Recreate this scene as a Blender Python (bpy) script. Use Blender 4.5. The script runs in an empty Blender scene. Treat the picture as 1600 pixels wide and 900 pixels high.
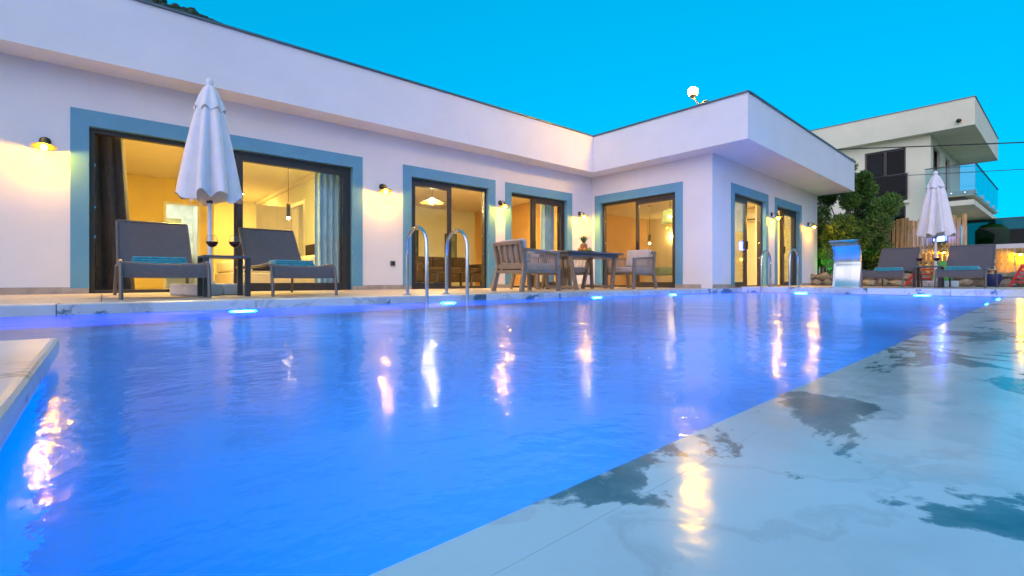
import bpy, bmesh, math, random
from mathutils import Vector, Matrix, noise
random.seed(7)
R = math.radians
SC = bpy.context.scene
COL = SC.collection

# ------------------------------------------------------------------ camera
cam_d = bpy.data.cameras.new('camera')
cam = bpy.data.objects.new('camera', cam_d); COL.objects.link(cam)
cam.location = (0, 0, .175)
cam.rotation_euler = (R(90), 0, R(-40.5))
cam_d.lens = 16.875; cam_d.sensor_width = 36
cam_d.shift_y = -.0075
cam_d.clip_start = .02; cam_d.clip_end = 4000
SC.camera = cam

# ------------------------------------------------------------------ sky (dusk)
W = bpy.data.worlds.new('World'); SC.world = W; W.use_nodes = True
nt = W.node_tree; nt.nodes.clear()
sky = nt.nodes.new('ShaderNodeTexSky'); sky.sky_type = 'NISHITA'; sky.sun_disc = False
sky.sun_elevation = R(12); sky.sun_rotation = R(245)
sky.air_density = 1.0; sky.dust_density = 0; sky.ozone_density = 10.0
mul = nt.nodes.new('ShaderNodeMix'); mul.data_type = 'RGBA'; mul.blend_type = 'MULTIPLY'
mul.inputs[0].default_value = 1
mul.inputs[7].default_value = (.0, 1.66, 2.05, 1)
gam = nt.nodes.new('ShaderNodeGamma'); gam.inputs[1].default_value = .35
bg = nt.nodes.new('ShaderNodeBackground'); bg.inputs[1].default_value = .12
out = nt.nodes.new('ShaderNodeOutputWorld')
nt.links.new(sky.outputs[0], gam.inputs[0]); nt.links.new(gam.outputs[0], mul.inputs[6]); nt.links.new(mul.outputs[2], bg.inputs[0])
nt.links.new(bg.outputs[0], out.inputs[0])

# afterglow of the set sun behind the camera
sd = bpy.data.lights.new('sun', 'SUN'); sd.energy = 1.4; sd.angle = R(100); sd.color = (1, .63, .67)
sun = bpy.data.objects.new('sun', sd); COL.objects.link(sun)
sdir = Vector((-.80, -.50, .22)).normalized()          # towards the sun
sun.rotation_euler = sdir.to_track_quat('Z', 'Y').to_euler()

SC.view_settings.view_transform = 'Standard'; SC.view_settings.look = 'None'
SC.view_settings.exposure = 1.3; SC.view_settings.gamma = 1
SC.view_settings.use_curve_mapping = False
SC.render.engine = 'CYCLES'
c = SC.cycles
c.use_denoising = True
try: c.denoiser = 'OPENIMAGEDENOISE'
except Exception: pass
c.max_bounces = 9; c.diffuse_bounces = 4; c.glossy_bounces = 4; c.transmission_bounces = 6
c.transparent_max_bounces = 16; c.caustics_reflective = False; c.caustics_refractive = True
c.sample_clamp_indirect = 8; c.sample_clamp_direct = 0
c.use_adaptive_sampling = True; c.adaptive_threshold = .02

# ------------------------------------------------------------------ materials
MATS = {}
def newmat(name):
    m = bpy.data.materials.new(name); m.use_nodes = True
    t = m.node_tree; t.nodes.clear()
    o = t.nodes.new('ShaderNodeOutputMaterial'); MATS[name] = m
    return m, t, o
def N(t, typ, **kw):
    n = t.nodes.new(typ)
    for k, v in kw.items():
        if hasattr(n, k): setattr(n, k, v)
    return n
def L(t, a, b): t.links.new(a, b)
def ramp(t, stops, interp='LINEAR'):
    r = t.nodes.new('ShaderNodeValToRGB'); r.color_ramp.interpolation = interp
    e = r.color_ramp.elements
    while len(e) < len(stops): e.new(.5)
    for i, (p, col) in enumerate(stops):
        e[i].position = p; e[i].color = (*col, 1) if len(col) == 3 else col
    return r
def coords(t, scale=(1, 1, 1), obj=False, rnd=False):
    """position in the place (or in the object); rnd: shifted per object"""
    if obj:
        tc = N(t, 'ShaderNodeTexCoord'); src = tc.outputs['Object']
    else:
        g = N(t, 'ShaderNodeNewGeometry'); src = g.outputs['Position']
    mp = N(t, 'ShaderNodeMapping'); mp.inputs['Scale'].default_value = scale
    L(t, src, mp.inputs[0])
    if rnd:
        oi = N(t, 'ShaderNodeObjectInfo')
        mm = N(t, 'ShaderNodeMath', operation='MULTIPLY'); mm.inputs[1].default_value = 37
        L(t, oi.outputs['Random'], mm.inputs[0]); 
        cx = N(t, 'ShaderNodeCombineXYZ'); L(t, mm.outputs[0], cx.inputs[0]); L(t, mm.outputs[0], cx.inputs[1])
        L(t, cx.outputs[0], mp.inputs['Location'])
    return mp.outputs[0]
def pbr(name, col, rough=.6, metal=0, var=.12, vscale=3, bump=.0, bscale=40, spec=.5, coat=0,
        obj=False, stretch=(1, 1, 1), tint=0, sheen=0, trans=0):
    m, t, o = newmat(name)
    b = N(t, 'ShaderNodeBsdfPrincipled')
    b.inputs['Roughness'].default_value = rough; b.inputs['Metallic'].default_value = metal
    b.inputs['Specular IOR Level'].default_value = spec; b.inputs['Coat Weight'].default_value = coat
    b.inputs['Sheen Weight'].default_value = sheen
    co = coords(t, stretch, obj=obj, rnd=obj)
    nz = N(t, 'ShaderNodeTexNoise'); nz.inputs['Scale'].default_value = vscale
    nz.inputs['Detail'].default_value = 6; nz.inputs['Roughness'].default_value = .6
    L(t, co, nz.inputs['Vector'])
    lo = tuple(x * (1 - var) for x in col); hi = tuple(min(1, x * (1 + var)) for x in col)
    rp = ramp(t, [(.3, lo), (.7, hi)]); L(t, nz.outputs[0], rp.inputs[0])
    last = rp.outputs[0]
    if tint:                                   # piece-to-piece shade
        oi = N(t, 'ShaderNodeObjectInfo')
        mr = N(t, 'ShaderNodeMapRange'); mr.inputs[3].default_value = 1 - tint; mr.inputs[4].default_value = 1 + tint
        L(t, oi.outputs['Random'], mr.inputs[0])
        mx = N(t, 'ShaderNodeVectorMath', operation='SCALE'); L(t, last, mx.inputs[0]); L(t, mr.outputs[0], mx.inputs['Scale'])
        last = mx.outputs[0]
    L(t, last, b.inputs['Base Color'])
    if bump:
        n2 = N(t, 'ShaderNodeTexNoise'); n2.inputs['Scale'].default_value = bscale; n2.inputs['Detail'].default_value = 4
        L(t, co, n2.inputs['Vector'])
        bp = N(t, 'ShaderNodeBump'); bp.inputs['Strength'].default_value = bump; bp.inputs['Distance'].default_value = .01
        L(t, n2.outputs[0], bp.inputs['Height']); L(t, bp.outputs[0], b.inputs['Normal'])
    if trans:
        tr = N(t, 'ShaderNodeBsdfTransparent'); mx = N(t, 'ShaderNodeMixShader'); mx.inputs[0].default_value = trans
        L(t, b.outputs[0], mx.inputs[1]); L(t, tr.outputs[0], mx.inputs[2]); L(t, mx.outputs[0], o.inputs[0])
    else:
        L(t, b.outputs[0], o.inputs[0])
    return m
def emit(name, col, s):
    m, t, o = newmat(name)
    e = N(t, 'ShaderNodeEmission'); e.inputs[0].default_value = (*col, 1); e.inputs[1].default_value = s
    L(t, e.outputs[0], o.inputs[0]); return m
def glassmat(name, tint=(1, 1, 1), ior=1.45, rough=0.0, boost=1.0):
    m, t, o = newmat(name)
    f = N(t, 'ShaderNodeFresnel')
    gb = N(t, 'ShaderNodeNewGeometry'); mi = N(t, 'ShaderNodeMapRange')     # both faces of a pane reflect alike
    mi.inputs[3].default_value = ior; mi.inputs[4].default_value = 1/ior
    L(t, gb.outputs['Backfacing'], mi.inputs[0]); L(t, mi.outputs[0], f.inputs[0])
    tr = N(t, 'ShaderNodeBsdfTransparent'); tr.inputs[0].default_value = (*tint, 1)
    g = N(t, 'ShaderNodeBsdfGlossy'); g.inputs['Roughness'].default_value = rough
    mx = N(t, 'ShaderNodeMixShader')
    ml = N(t, 'ShaderNodeMath', operation='MULTIPLY', use_clamp=True); ml.inputs[1].default_value = boost
    L(t, f.outputs[0], ml.inputs[0]); L(t, ml.outputs[0], mx.inputs[0])
    L(t, tr.outputs[0], mx.inputs[1]); L(t, g.outputs[0], mx.inputs[2]); L(t, mx.outputs[0], o.inputs[0])
    return m

pbr('plaster', (.80, .79, .78), .75, var=.035, vscale=1.3, bump=.12, bscale=120)
pbr('plaster_cream', (.82, .78, .56), .8, var=.06, vscale=.9, bump=.12, bscale=80)
pbr('blue_surround', (.12, .34, .48), .6, var=.06, vscale=2, bump=.08, bscale=120)
pbr('skirting', (.42, .36, .29), .6, var=.25, vscale=6, bump=.2, bscale=30)
pbr('cap_metal', (.16, .17, .19), .4, metal=.8, var=.1)
pbr('door_frame', (.055, .047, .045), .42, metal=.3, var=.08)
pbr('dark_metal', (.07, .065, .065), .42, metal=.4, var=.1)
pbr('taupe_metal', (.25, .195, .15), .5, metal=.2, var=.08, obj=True)
pbr('taupe_rope', (.42, .34, .27), .8, var=.2, vscale=60, bump=.5, bscale=200, obj=True)
pbr('cushion', (.54, .46, .40), .9, var=.08, vscale=8, bump=.3, bscale=250, sheen=.3, obj=True)
pbr('sling', (.115, .108, .115), .7, var=.12, vscale=30, bump=.3, bscale=400, obj=True, trans=.12)
pbr('lounger_metal', (.13, .115, .105), .4, metal=.3, var=.1, obj=True)
pbr('table_top', (.10, .105, .125), .35, var=.15, vscale=4, obj=True)
pbr('canvas', (.80, .78, .77), .85, var=.06, vscale=7, bump=.55, bscale=9, obj=True, stretch=(2.2, 2.2, .8))
pbr('white_paint', (.78, .78, .77), .4, var=.04, obj=True)
pbr('white_plastic', (.74, .74, .74), .45, var=.08, obj=True)
pbr('towel', (.03, .36, .46), .95, var=.3, vscale=18, bump=.9, bscale=180, sheen=.5, obj=True)
pbr('steel', (.62, .64, .68), .13, metal=1, var=.04)
pbr('brass', (.30, .19, .07), .38, metal=.9, var=.2, vscale=20)
pbr('dark_bronze', (.06, .045, .035), .45, metal=.7, var=.2, vscale=20)
pbr('paint_ochre', (.80, .64, .26), .8, var=.03)
pbr('paint_orange', (.72, .44, .18), .8, var=.03)
pbr('paint_pale', (.78, .80, .66), .8, var=.03)
pbr('paint_cream', (.82, .76, .60), .8, var=.03)
pbr('paint_brown', (.62, .40, .22), .8, var=.03)
pbr('ceiling_paint', (.84, .78, .62), .8, var=.02)
pbr('room_floor', (.40, .30, .19), .25, var=.15, vscale=2, coat=.2)
pbr('door_leaf', (.58, .50, .38), .5, var=.08, vscale=2, stretch=(4, 4, .5))
pbr('white_wood', (.80, .78, .72), .4, var=.03)
pbr('bath_marble', (.80, .84, .80), .25, var=.22, vscale=2.2)
pbr('curtain_dark', (.040, .036, .034), .9, var=.3, vscale=8, sheen=.3)
pbr('curtain_blue', (.46, .68, .76), .9, var=.12, vscale=5, trans=.06)
pbr('sofa_fabric', (.045, .026, .014), .85, var=.2, vscale=10, bump=.3, bscale=150)
pbr('bed_linen', (.62, .60, .52), .9, var=.08, vscale=6, bump=.4, bscale=25)
pbr('bed_cover_green', (.22, .33, .27), .9, var=.12, vscale=6, bump=.4, bscale=25)
pbr('mirror', (.8, .85, .85), .03, metal=1, var=.01)
pbr('art_green', (.22, .30, .22), .6, var=.5, vscale=3)
pbr('art_dark', (.10, .13, .13), .6, var=.8, vscale=4)
pbr('woven', (.62, .45, .20), .8, var=.3, vscale=40, bump=.5, bscale=120, trans=.35)
pbr('shade_green', (.52, .66, .52), .8, var=.1, vscale=8, trans=.3)
pbr('terrace_stone', (.52, .42, .33), .5, var=.16, vscale=5, bump=.15, bscale=60, tint=.08, obj=True)
pbr('mortar', (.26, .23, .20), .9, var=.2, vscale=15)
pbr('fence_wood', (.44, .27, .07), .7, var=.45, vscale=5, stretch=(3, 3, .35), bump=.4, bscale=30, tint=.28, obj=True)
pbr('fence_wood_dark', (.20, .13, .07), .75, var=.35, vscale=5, stretch=(3, 3, .35), tint=.2, obj=True)
pbr('garden_stone', (.27, .24, .16), .9, var=.45, vscale=9, bump=.8, bscale=22, tint=.35, obj=True)
pbr('red_plastic', (.55, .025, .03), .35, var=.08, obj=True)
pbr('green_plastic', (.06, .42, .05), .35, var=.08, obj=True)
pbr('blue_plastic', (.012, .025, .12), .35, var=.08, obj=True)
pbr('ground', (.16, .14, .10), .95, var=.4, vscale=2.5, bump=.5, bscale=14)
pbr('garden_paving', (.36, .33, .28), .85, var=.2, vscale=3, bump=.2, bscale=40)
pbr('bark', (.10, .075, .05), .9, var=.4, vscale=14, stretch=(3, 3, .6), bump=.8, bscale=40)
pbr('hill_rock', (.17, .18, .15), .95, var=.55, vscale=.09, bump=.6, bscale=.4)
pbr('wire', (.02, .02, .022), .6, var=.1)
pbr('tile_roof', (.12, .055, .04), .7, var=.3, vscale=6)
pbr('pool_tile', (.010, .28, .76), .5, var=.10, vscale=.9, spec=0)
pbr('orange_peel', (.75, .30, .03), .5, var=.15, vscale=40, bump=.3, bscale=150, obj=True)
pbr('apple_green', (.30, .45, .06), .35, var=.2, vscale=15, obj=True)
pbr('mango_red', (.45, .10, .03), .35, var=.4, vscale=15, obj=True)
pbr('pineapple', (.42, .22, .04), .7, var=.5, vscale=50, bump=.6, bscale=60, obj=True)
pbr('pineapple_leaf', (.10, .20, .06), .5, var=.3, vscale=20, obj=True)
pbr('wine', (.05, .004, .008), .08, var=.1, obj=True)
pbr('black_rubber', (.02, .02, .02), .6, var=.1)
pbr('switch_grey', (.09, .09, .095), .5, var=.1)
pbr('room_dim', (.07, .08, .06), .9, var=.3)
pbr('window_dark', (.016, .018, .02), .9, var=.2)
glassmat('pane', (.97, .985, .98), 1.35)
glassmat('pane_reflective', (.88, .92, .90), 1.5, boost=1.2)
glassmat('pane_dark', (.30, .36, .36), 1.45, boost=.35)
glassmat('railing_glass', (.62, .80, .84), 1.5, boost=1.1)
glassmat('wine_glass', (.97, .97, .97), 1.45, boost=1.5)
emit('bulb_warm', (1, .45, .006), 470)
emit('bulb_roof', (1, .50, .004), 420)
emit('bulb_pendant', (1, .66, .22), 60)
emit('bulb_living', (1, .82, .42), 900)
emit('room_light', (1, .68, .15), 350)
emit('room_light_orange', (1, .66, .20), 360)
emit('bath_light', (.92, 1, .85), 30)
emit('pool_led', (.0, .185, 1), 6000)
emit('pool_led_strong', (.0, .17, 1), 13500)
emit('pool_led_core', (.9, .95, 1), 6)
emit('lantern_blue', (.05, .10, 1), 16)
emit('green_spot', (.02, 1, .08), 260)

# leaves
def leafmat(name, c1, c2):
    m, t, o = newmat(name)
    b = N(t, 'ShaderNodeBsdfPrincipled'); b.inputs['Roughness'].default_value = .5
    g = N(t, 'ShaderNodeNewGeometry')
    rp = ramp(t, [(0, c1), (1, c2)]); L(t, g.outputs['Random Per Island'], rp.inputs[0])
    L(t, rp.outputs[0], b.inputs['Base Color'])
    tl = N(t, 'ShaderNodeBsdfTranslucent'); L(t, rp.outputs[0], tl.inputs[0])
    mx = N(t, 'ShaderNodeMixShader'); mx.inputs[0].default_value = .25
    L(t, b.outputs[0], mx.inputs[1]); L(t, tl.outputs[0], mx.inputs[2]); L(t, mx.outputs[0], o.inputs[0])
leafmat('leaf', (.03, .085, .014), (.19, .34, .05))
leafmat('scrub', (.018, .035, .014), (.06, .085, .035))

# marble: pale with grey veins and dark teal inclusions
def marble(name, wet=False, rnd=True, dark=(.03, .10, .13), base=(.62, .62, .60), FS=1.6, VS=.4, TH=.565):
    m, t, o = newmat(name)
    b = N(t, 'ShaderNodeBsdfPrincipled')
    co = coords(t, rnd=rnd)
    wob = N(t, 'ShaderNodeTexNoise'); wob.inputs['Scale'].default_value = FS*1.4; wob.inputs['Detail'].default_value = 5
    L(t, co, wob.inputs['Vector'])
    mixv = N(t, 'ShaderNodeMix', data_type='RGBA'); mixv.inputs[0].default_value = .35
    L(t, co, mixv.inputs[6]); L(t, wob.outputs['Color'], mixv.inputs[7])
    n1 = N(t, 'ShaderNodeTexNoise'); n1.inputs['Scale'].default_value = FS*.8; n1.inputs['Detail'].default_value = 8
    n1.inputs['Roughness'].default_value = .55
    L(t, mixv.outputs[2], n1.inputs['Vector'])
    cloud = ramp(t, [(.30, tuple(x * .72 for x in base)), (.52, base), (.75, tuple(min(1, x * 1.12) for x in base))])
    L(t, n1.outputs[0], cloud.inputs[0])
    # thin veins: |noise-.5| small
    n2 = N(t, 'ShaderNodeTexNoise'); n2.inputs['Scale'].default_value = FS*.9; n2.inputs['Detail'].default_value = 9
    n2.inputs['Roughness'].default_value = .6; n2.inputs['Distortion'].default_value = .6
    L(t, mixv.outputs[2], n2.inputs['Vector'])
    vein = ramp(t, [(.478, (0, 0, 0)), (.497, (1, 1, 1)), (.503, (1, 1, 1)), (.53, (0, 0, 0))])
    L(t, n2.outputs[0], vein.inputs[0])
    m1 = N(t, 'ShaderNodeMix', data_type='RGBA', blend_type='MIX'); m1.inputs[7].default_value = (.20, .22, .24, 1)
    vm = N(t, 'ShaderNodeMath', operation='MULTIPLY'); vm.inputs[1].default_value = VS
    L(t, vein.outputs[0], vm.inputs[0]); L(t, vm.outputs[0], m1.inputs[0]); L(t, cloud.outputs[0], m1.inputs[6])
    # inclusions
    n3 = N(t, 'ShaderNodeTexNoise'); n3.inputs['Scale'].default_value = FS*.9; n3.inputs['Detail'].default_value = 10
    n3.inputs['Roughness'].default_value = .62; n3.inputs['Distortion'].default_value = .4
    mp = N(t, 'ShaderNodeMapping'); mp.inputs['Location'].default_value = (3.1, 7.7, 1.3); mp.inputs['Scale'].default_value = (1.0, 1.5, 1.5)
    L(t, co, mp.inputs[0]); L(t, mp.outputs[0], n3.inputs['Vector'])
    inc = ramp(t, [(TH, (0, 0, 0)), (TH+.02, (.85, .85, .85)), (TH+.10, (1, 1, 1)), (TH+.14, (.3, .3, .3))])
    L(t, n3.outputs[0], inc.inputs[0])
    m2 = N(t, 'ShaderNodeMix', data_type='RGBA'); m2.inputs[7].default_value = (*dark, 1)
    L(t, inc.outputs[0], m2.inputs[0]); L(t, m1.outputs[2], m2.inputs[6])
    L(t, m2.outputs[2], b.inputs['Base Color'])
    b.inputs['Roughness'].default_value = .35
    if wet:
        b.inputs['Roughness'].default_value = .55; b.inputs['Specular IOR Level'].default_value = .2
        b.inputs['Coat Weight'].default_value = 1; b.inputs['Coat Roughness'].default_value = .13; b.inputs['Coat IOR'].default_value = 1.33
        co2 = coords(t, (1, 1, 1))
        w1 = N(t, 'ShaderNodeTexNoise'); w1.inputs['Scale'].default_value = 9; w1.inputs['Detail'].default_value = 3
        L(t, co2, w1.inputs['Vector'])
        bp = N(t, 'ShaderNodeBump'); bp.inputs['Strength'].default_value = .10; bp.inputs['Distance'].default_value = .02
        L(t, w1.outputs[0], bp.inputs['Height']); L(t, bp.outputs[0], b.inputs['Coat Normal'])
    L(t, b.outputs[0], o.inputs[0])
marble('marble')
marble('marble_wet', wet=True, rnd=False, base=(.50, .64, .68), dark=(.012, .10, .14), FS=2.4, VS=.2, TH=.553)

# pool water: Fresnel reflection over a surface that refracts into the basin
m, t, o = newmat('water')
co = coords(t)
w1 = N(t, 'ShaderNodeTexNoise'); w1.inputs['Scale'].default_value = 2.6; w1.inputs['Detail'].default_value = 2
w2 = N(t, 'ShaderNodeTexNoise'); w2.inputs['Scale'].default_value = 24; w2.inputs['Detail'].default_value = 3
L(t, co, w1.inputs['Vector']); L(t, co, w2.inputs['Vector'])
w2m = N(t, 'ShaderNodeMath', operation='MULTIPLY_ADD'); w2m.inputs[1].default_value = .13
L(t, w2.outputs[0], w2m.inputs[0]); L(t, w1.outputs[0], w2m.inputs[2])
bp = N(t, 'ShaderNodeBump'); bp.inputs['Strength'].default_value = .52; bp.inputs['Distance'].default_value = .03
L(t, w2m.outputs[0], bp.inputs['Height'])
fr = N(t, 'ShaderNodeFresnel'); fr.inputs[0].default_value = 1.33
gl = N(t, 'ShaderNodeBsdfGlossy'); gl.inputs['Roughness'].default_value = .11
gl2 = N(t, 'ShaderNodeBsdfGlossy'); gl2.inputs['Roughness'].default_value = .30
glm = N(t, 'ShaderNodeMixShader'); glm.inputs[0].default_value = .22
L(t, gl.outputs[0], glm.inputs[1]); L(t, gl2.outputs[0], glm.inputs[2])
rf = N(t, 'ShaderNodeBsdfRefraction'); rf.inputs['IOR'].default_value = 1.33; rf.inputs['Roughness'].default_value = .1
L(t, bp.outputs[0], gl.inputs['Normal']); L(t, bp.outputs[0], gl2.inputs['Normal']); L(t, bp.outputs[0], rf.inputs['Normal'])
mb_ = N(t, 'ShaderNodeMixShader')
frs = N(t, 'ShaderNodeMath', operation='MULTIPLY'); frs.inputs[1].default_value = .70     # small waves keep grazing reflection below a mirror's
L(t, fr.outputs[0], frs.inputs[0]); L(t, frs.outputs[0], mb_.inputs[0]); L(t, rf.outputs[0], mb_.inputs[1]); L(t, glm.outputs[0], mb_.inputs[2])
L(t, mb_.outputs[0], o.inputs[0])

# ------------------------------------------------------------------ mesh helpers
class MB:
    def __init__(s): s.v = []; s.f = []
    def add(s, vs, fs):
        k = len(s.v); s.v += [tuple(x) for x in vs]; s.f += [tuple(i + k for i in f) for f in fs]; return s
    def box(s, x0, x1, y0, y1, z0, z1, M=None):
        vs = [Vector(p) for p in ((x0,y0,z0),(x1,y0,z0),(x1,y1,z0),(x0,y1,z0),(x0,y0,z1),(x1,y0,z1),(x1,y1,z1),(x0,y1,z1))]
        if M: vs = [M @ p for p in vs]
        return s.add(vs, [(3,2,1,0),(4,5,6,7),(0,1,5,4),(1,2,6,5),(2,3,7,6),(3,0,4,7)])
    def prism(s, poly, z0, z1):
        n = len(poly)
        vs = [(x, y, z0) for x, y in poly] + [(x, y, z1) for x, y in poly]
        return s.add(vs, [tuple(range(n))[::-1], tuple(range(n, 2*n))] + [(i, (i+1) % n, n + (i+1) % n, n + i) for i in range(n)])
    def beam(s, a, b, w, h, up=(0, 0, 1)):
        a, b = Vector(a), Vector(b); d = b - a; ln = d.length; d.normalize()
        sd_ = d.cross(Vector(up)); 
        if sd_.length < 1e-5: sd_ = Vector((1, 0, 0))
        sd_.normalize(); u = sd_.cross(d)
        vs = []
        for p in (a, b):
            for i, j in ((-1,-1),(1,-1),(1,1),(-1,1)): vs.append(p + sd_*i*w/2 + u*j*h/2)
        return s.add(vs, [(0,1,2,3),(7,6,5,4),(0,4,5,1),(1,5,6,2),(2,6,7,3),(3,7,4,0)])
    def tube(s, pts, r, n=10, cap=True):
        pts = [Vector(p) for p in pts]; rs = r if isinstance(r, (list, tuple)) else [r]*len(pts)
        rings = []; prev = None
        for i, p in enumerate(pts):
            d = (pts[min(i+1, len(pts)-1)] - pts[max(i-1, 0)]).normalized()
            if prev is None:
                a = d.orthogonal().normalized()
            else:
                a = prev - d * prev.dot(d)
                a = a.normalized() if a.length > 1e-6 else d.orthogonal().normalized()
            prev = a; b = d.cross(a)
            rings.append([p + (a*math.cos(2*math.pi*k/n) + b*math.sin(2*math.pi*k/n))*rs[i] for k in range(n)])
        vs = [q for rg in rings for q in rg]
        fs = [(i*n+k, i*n+(k+1)%n, (i+1)*n+(k+1)%n, (i+1)*n+k) for i in range(len(pts)-1) for k in range(n)]
        if cap: fs += [tuple(range(n))[::-1], tuple((len(pts)-1)*n + k for k in range(n))]
        return s.add(vs, fs)
    def lathe(s, prof, n=20, cx=0, cy=0, fn=None, M=None):
        vs = []
        for i, (r, z) in enumerate(prof):
            for k in range(n):
                a = 2*math.pi*k/n; rr, zz = (fn(a, i, r, z) if fn else (r, z))
                p = Vector((cx + rr*math.cos(a), cy + rr*math.sin(a), zz)); vs.append(M @ p if M else p)
        fs = [(i*n+k, i*n+(k+1)%n, (i+1)*n+(k+1)%n, (i+1)*n+k) for i in range(len(prof)-1) for k in range(n)]
        if prof[0][0] > 1e-5: fs.append(tuple(range(n))[::-1])
        if prof[-1][0] > 1e-5: fs.append(tuple((len(prof)-1)*n + k for k in range(n)))
        return s.add(vs, fs)
    def sphere(s, c_, r, n=12, m=8, sz=1, M=None):
        prof = [(max(1e-6, r*math.sin(math.pi*i/m)), c_[2] - r*sz*math.cos(math.pi*i/m)) for i in range(m+1)]
        return s.lathe(prof, n, c_[0], c_[1], M=M)
    def sheet(s, rows, thick=0):
        """rows: list of lists of points -> surface (two sided slab if thick)"""
        nr, nc = len(rows), len(rows[0]); vs = [p for r_ in rows for p in r_]
        fs = [(i*nc+j, i*nc+j+1, (i+1)*nc+j+1, (i+1)*nc+j) for i in range(nr-1) for j in range(nc-1)]
        return s.add(vs, fs)
    def obj(s, name, mat, parent=None, bevel=0, smooth=False, seg=2, solid=0, loc=None, recalc=True):
        me = bpy.data.meshes.new(name); me.from_pydata(s.v, [], s.f); me.update()
        me.materials.append(MATS[mat])
        o_ = bpy.data.objects.new(name, me); COL.objects.link(o_)
        if parent: o_.parent = parent
        if loc: o_.location = loc
        bm = bmesh.new(); bm.from_mesh(me)
        bmesh.ops.remove_doubles(bm, verts=bm.verts, dist=1e-6)
        if recalc: bmesh.ops.recalc_face_normals(bm, faces=bm.faces)
        if bevel:
            bmesh.ops.bevel(bm, geom=[e for e in bm.edges if e.is_manifold and e.calc_face_angle(0) > .5], offset=bevel, segments=seg, affect='EDGES', profile=.6)
        if solid:
            bmesh.ops.solidify(bm, geom=bm.faces, thickness=solid)
        bm.to_mesh(me); bm.free()
        if smooth:
            for p in me.polygons: p.use_smooth = True
            try: me.set_sharp_from_angle(angle=R(42))
            except Exception: pass
        return o_
def tag(o_, label, cat, group=None, kind=None):
    o_['label'] = label; o_['category'] = cat
    if group: o_['group'] = group
    if kind: o_['kind'] = kind
    return o_
def struct(o_, label=None):
    o_['kind'] = 'structure'
    if label: o_['label'] = label
    return o_
def thing(name, label, cat, loc=(0, 0, 0), rz=0, group=None):
    o_ = bpy.data.objects.new(name, None); COL.objects.link(o_)
    o_.location = loc; o_.rotation_euler = (0, 0, rz); o_.empty_display_size = .1
    return tag(o_, label, cat, group)
def dup(root, loc, rz, label=None, group=None):
    r_ = root.copy(); COL.objects.link(r_); r_.location = loc; r_.rotation_euler = (0, 0, rz)
    if label: r_['label'] = label
    if group: r_['group'] = group
    for ch in list(root.children):
        c_ = ch.copy(); COL.objects.link(c_); c_.parent = r_
        for g_ in ch.children:
            d_ = g_.copy(); COL.objects.link(d_); d_.parent = c_
    return r_
def setmesh(o_, me): o_.data = me
def frame2d(p0, ang):
    return Matrix.Translation((p0[0], p0[1], 0)) @ Matrix.Rotation(ang, 4, 'Z')

# ------------------------------------------------------------------ dimensions (metres; X along the main facade, Y towards it, deck z = 0)
WATER = -.08
COP_Y = 4.80           # pool side coping along the terrace
FAR_X = 10.8           # far end of the pool
FAC_Y = 8.5            # main facade
WALL_H = 2.95; ROOF_T = 3.86
WX, WY = 10.1, 5.11    # wing corner
WANG = R(2.6)
EDGE = lambda x: .385 + .0287 * x      # flush right edge of the pool
X_NEAR = -6.0

# ------------------------------------------------------------------ ground, hills
mb = MB()
ox, oy = 1500, 1500; hx0, hx1, hy0, hy1 = X_NEAR - .3, FAR_X + .2, .1, COP_Y + .3
gz = -.16
mb.add([(-ox,-oy,gz),(ox,-oy,gz),(ox,oy,gz),(-ox,oy,gz),(hx0,hy0,gz),(hx1,hy0,gz),(hx1,hy1,gz),(hx0,hy1,gz)],
       [(0,1,5,4),(1,2,6,5),(2,3,7,6),(3,0,4,7)])
struct(mb.obj('ground', 'ground'))

def hill_h(x, y):
    # in metres; ridge rising to the left behind the villa, low hills elsewhere
    vx, vy = .6494, .7604
    d = x*vx + y*vy; l = x*vy - y*vx
    h = 194 * math.exp(-(((l + 280) / 230)**2 + ((d - 330) / 170)**2))
    h += 70 * math.exp(-(((l - 520) / 260)**2 + ((d + 60) / 260)**2))
    h += 60 * math.exp(-(((l + 100) / 400)**2 + ((d + 620) / 200)**2))
    if h > 2:
        h += (noise.noise(Vector((x, y, 0)) * .012) * 14 + noise.noise(Vector((x, y, 3)) * .04) * 5 + noise.noise(Vector((x, y, 9)) * .12) * 2.2) * min(1, h / 40)
    return h - 3.5
def hill_mesh(name, x0, x1, y0, y1, st):
    mb = MB(); nx, ny = int((x1-x0)/st), int((y1-y0)/st)
    mb.sheet([[(x0+i*st, y0+j*st, hill_h(x0+i*st, y0+j*st)) for i in range(nx+1)] for j in range(ny+1)])
    return struct(mb.obj(name, 'hill_rock', smooth=True))
hill_mesh('hills', -900, 1000, -900, 900, 14)
mb = MB()
n = 0
while n < 2600:
    l = random.uniform(-320, -95); d = random.uniform(190, 420)
    x = d*.6494 + l*.7604; y = d*.7604 - l*.6494
    h = hill_h(x, y)
    if h < 25 or noise.noise(Vector((x, y, 5)) * .05) < -.25: continue
    n += 1
    r = random.uniform(1.0, 3.0)
    mb.sphere((x, y, h + r*.35), r, n=6, m=4, sz=random.uniform(.7, 1.1))
o_ = mb.obj('hill_scrub', 'scrub')
tag(o_, 'dark green scrub covering the rocky hillside above the roof', 'scrub', kind='stuff')

# ------------------------------------------------------------------ pool
P_poly = [(X_NEAR, EDGE(X_NEAR)), (FAR_X, EDGE(FAR_X)), (FAR_X, COP_Y), (X_NEAR, COP_Y)]
mb = MB()
fl = -1.5
mb.add([(x, y, fl) for x, y in P_poly] + [(x, y, WATER - .012 if i < 2 else -.1155) for i, (x, y) in enumerate(P_poly)],
       [(0,1,2,3),(0,4,5,1),(1,5,6,2),(2,6,7,3),(3,7,4,0)])
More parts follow.
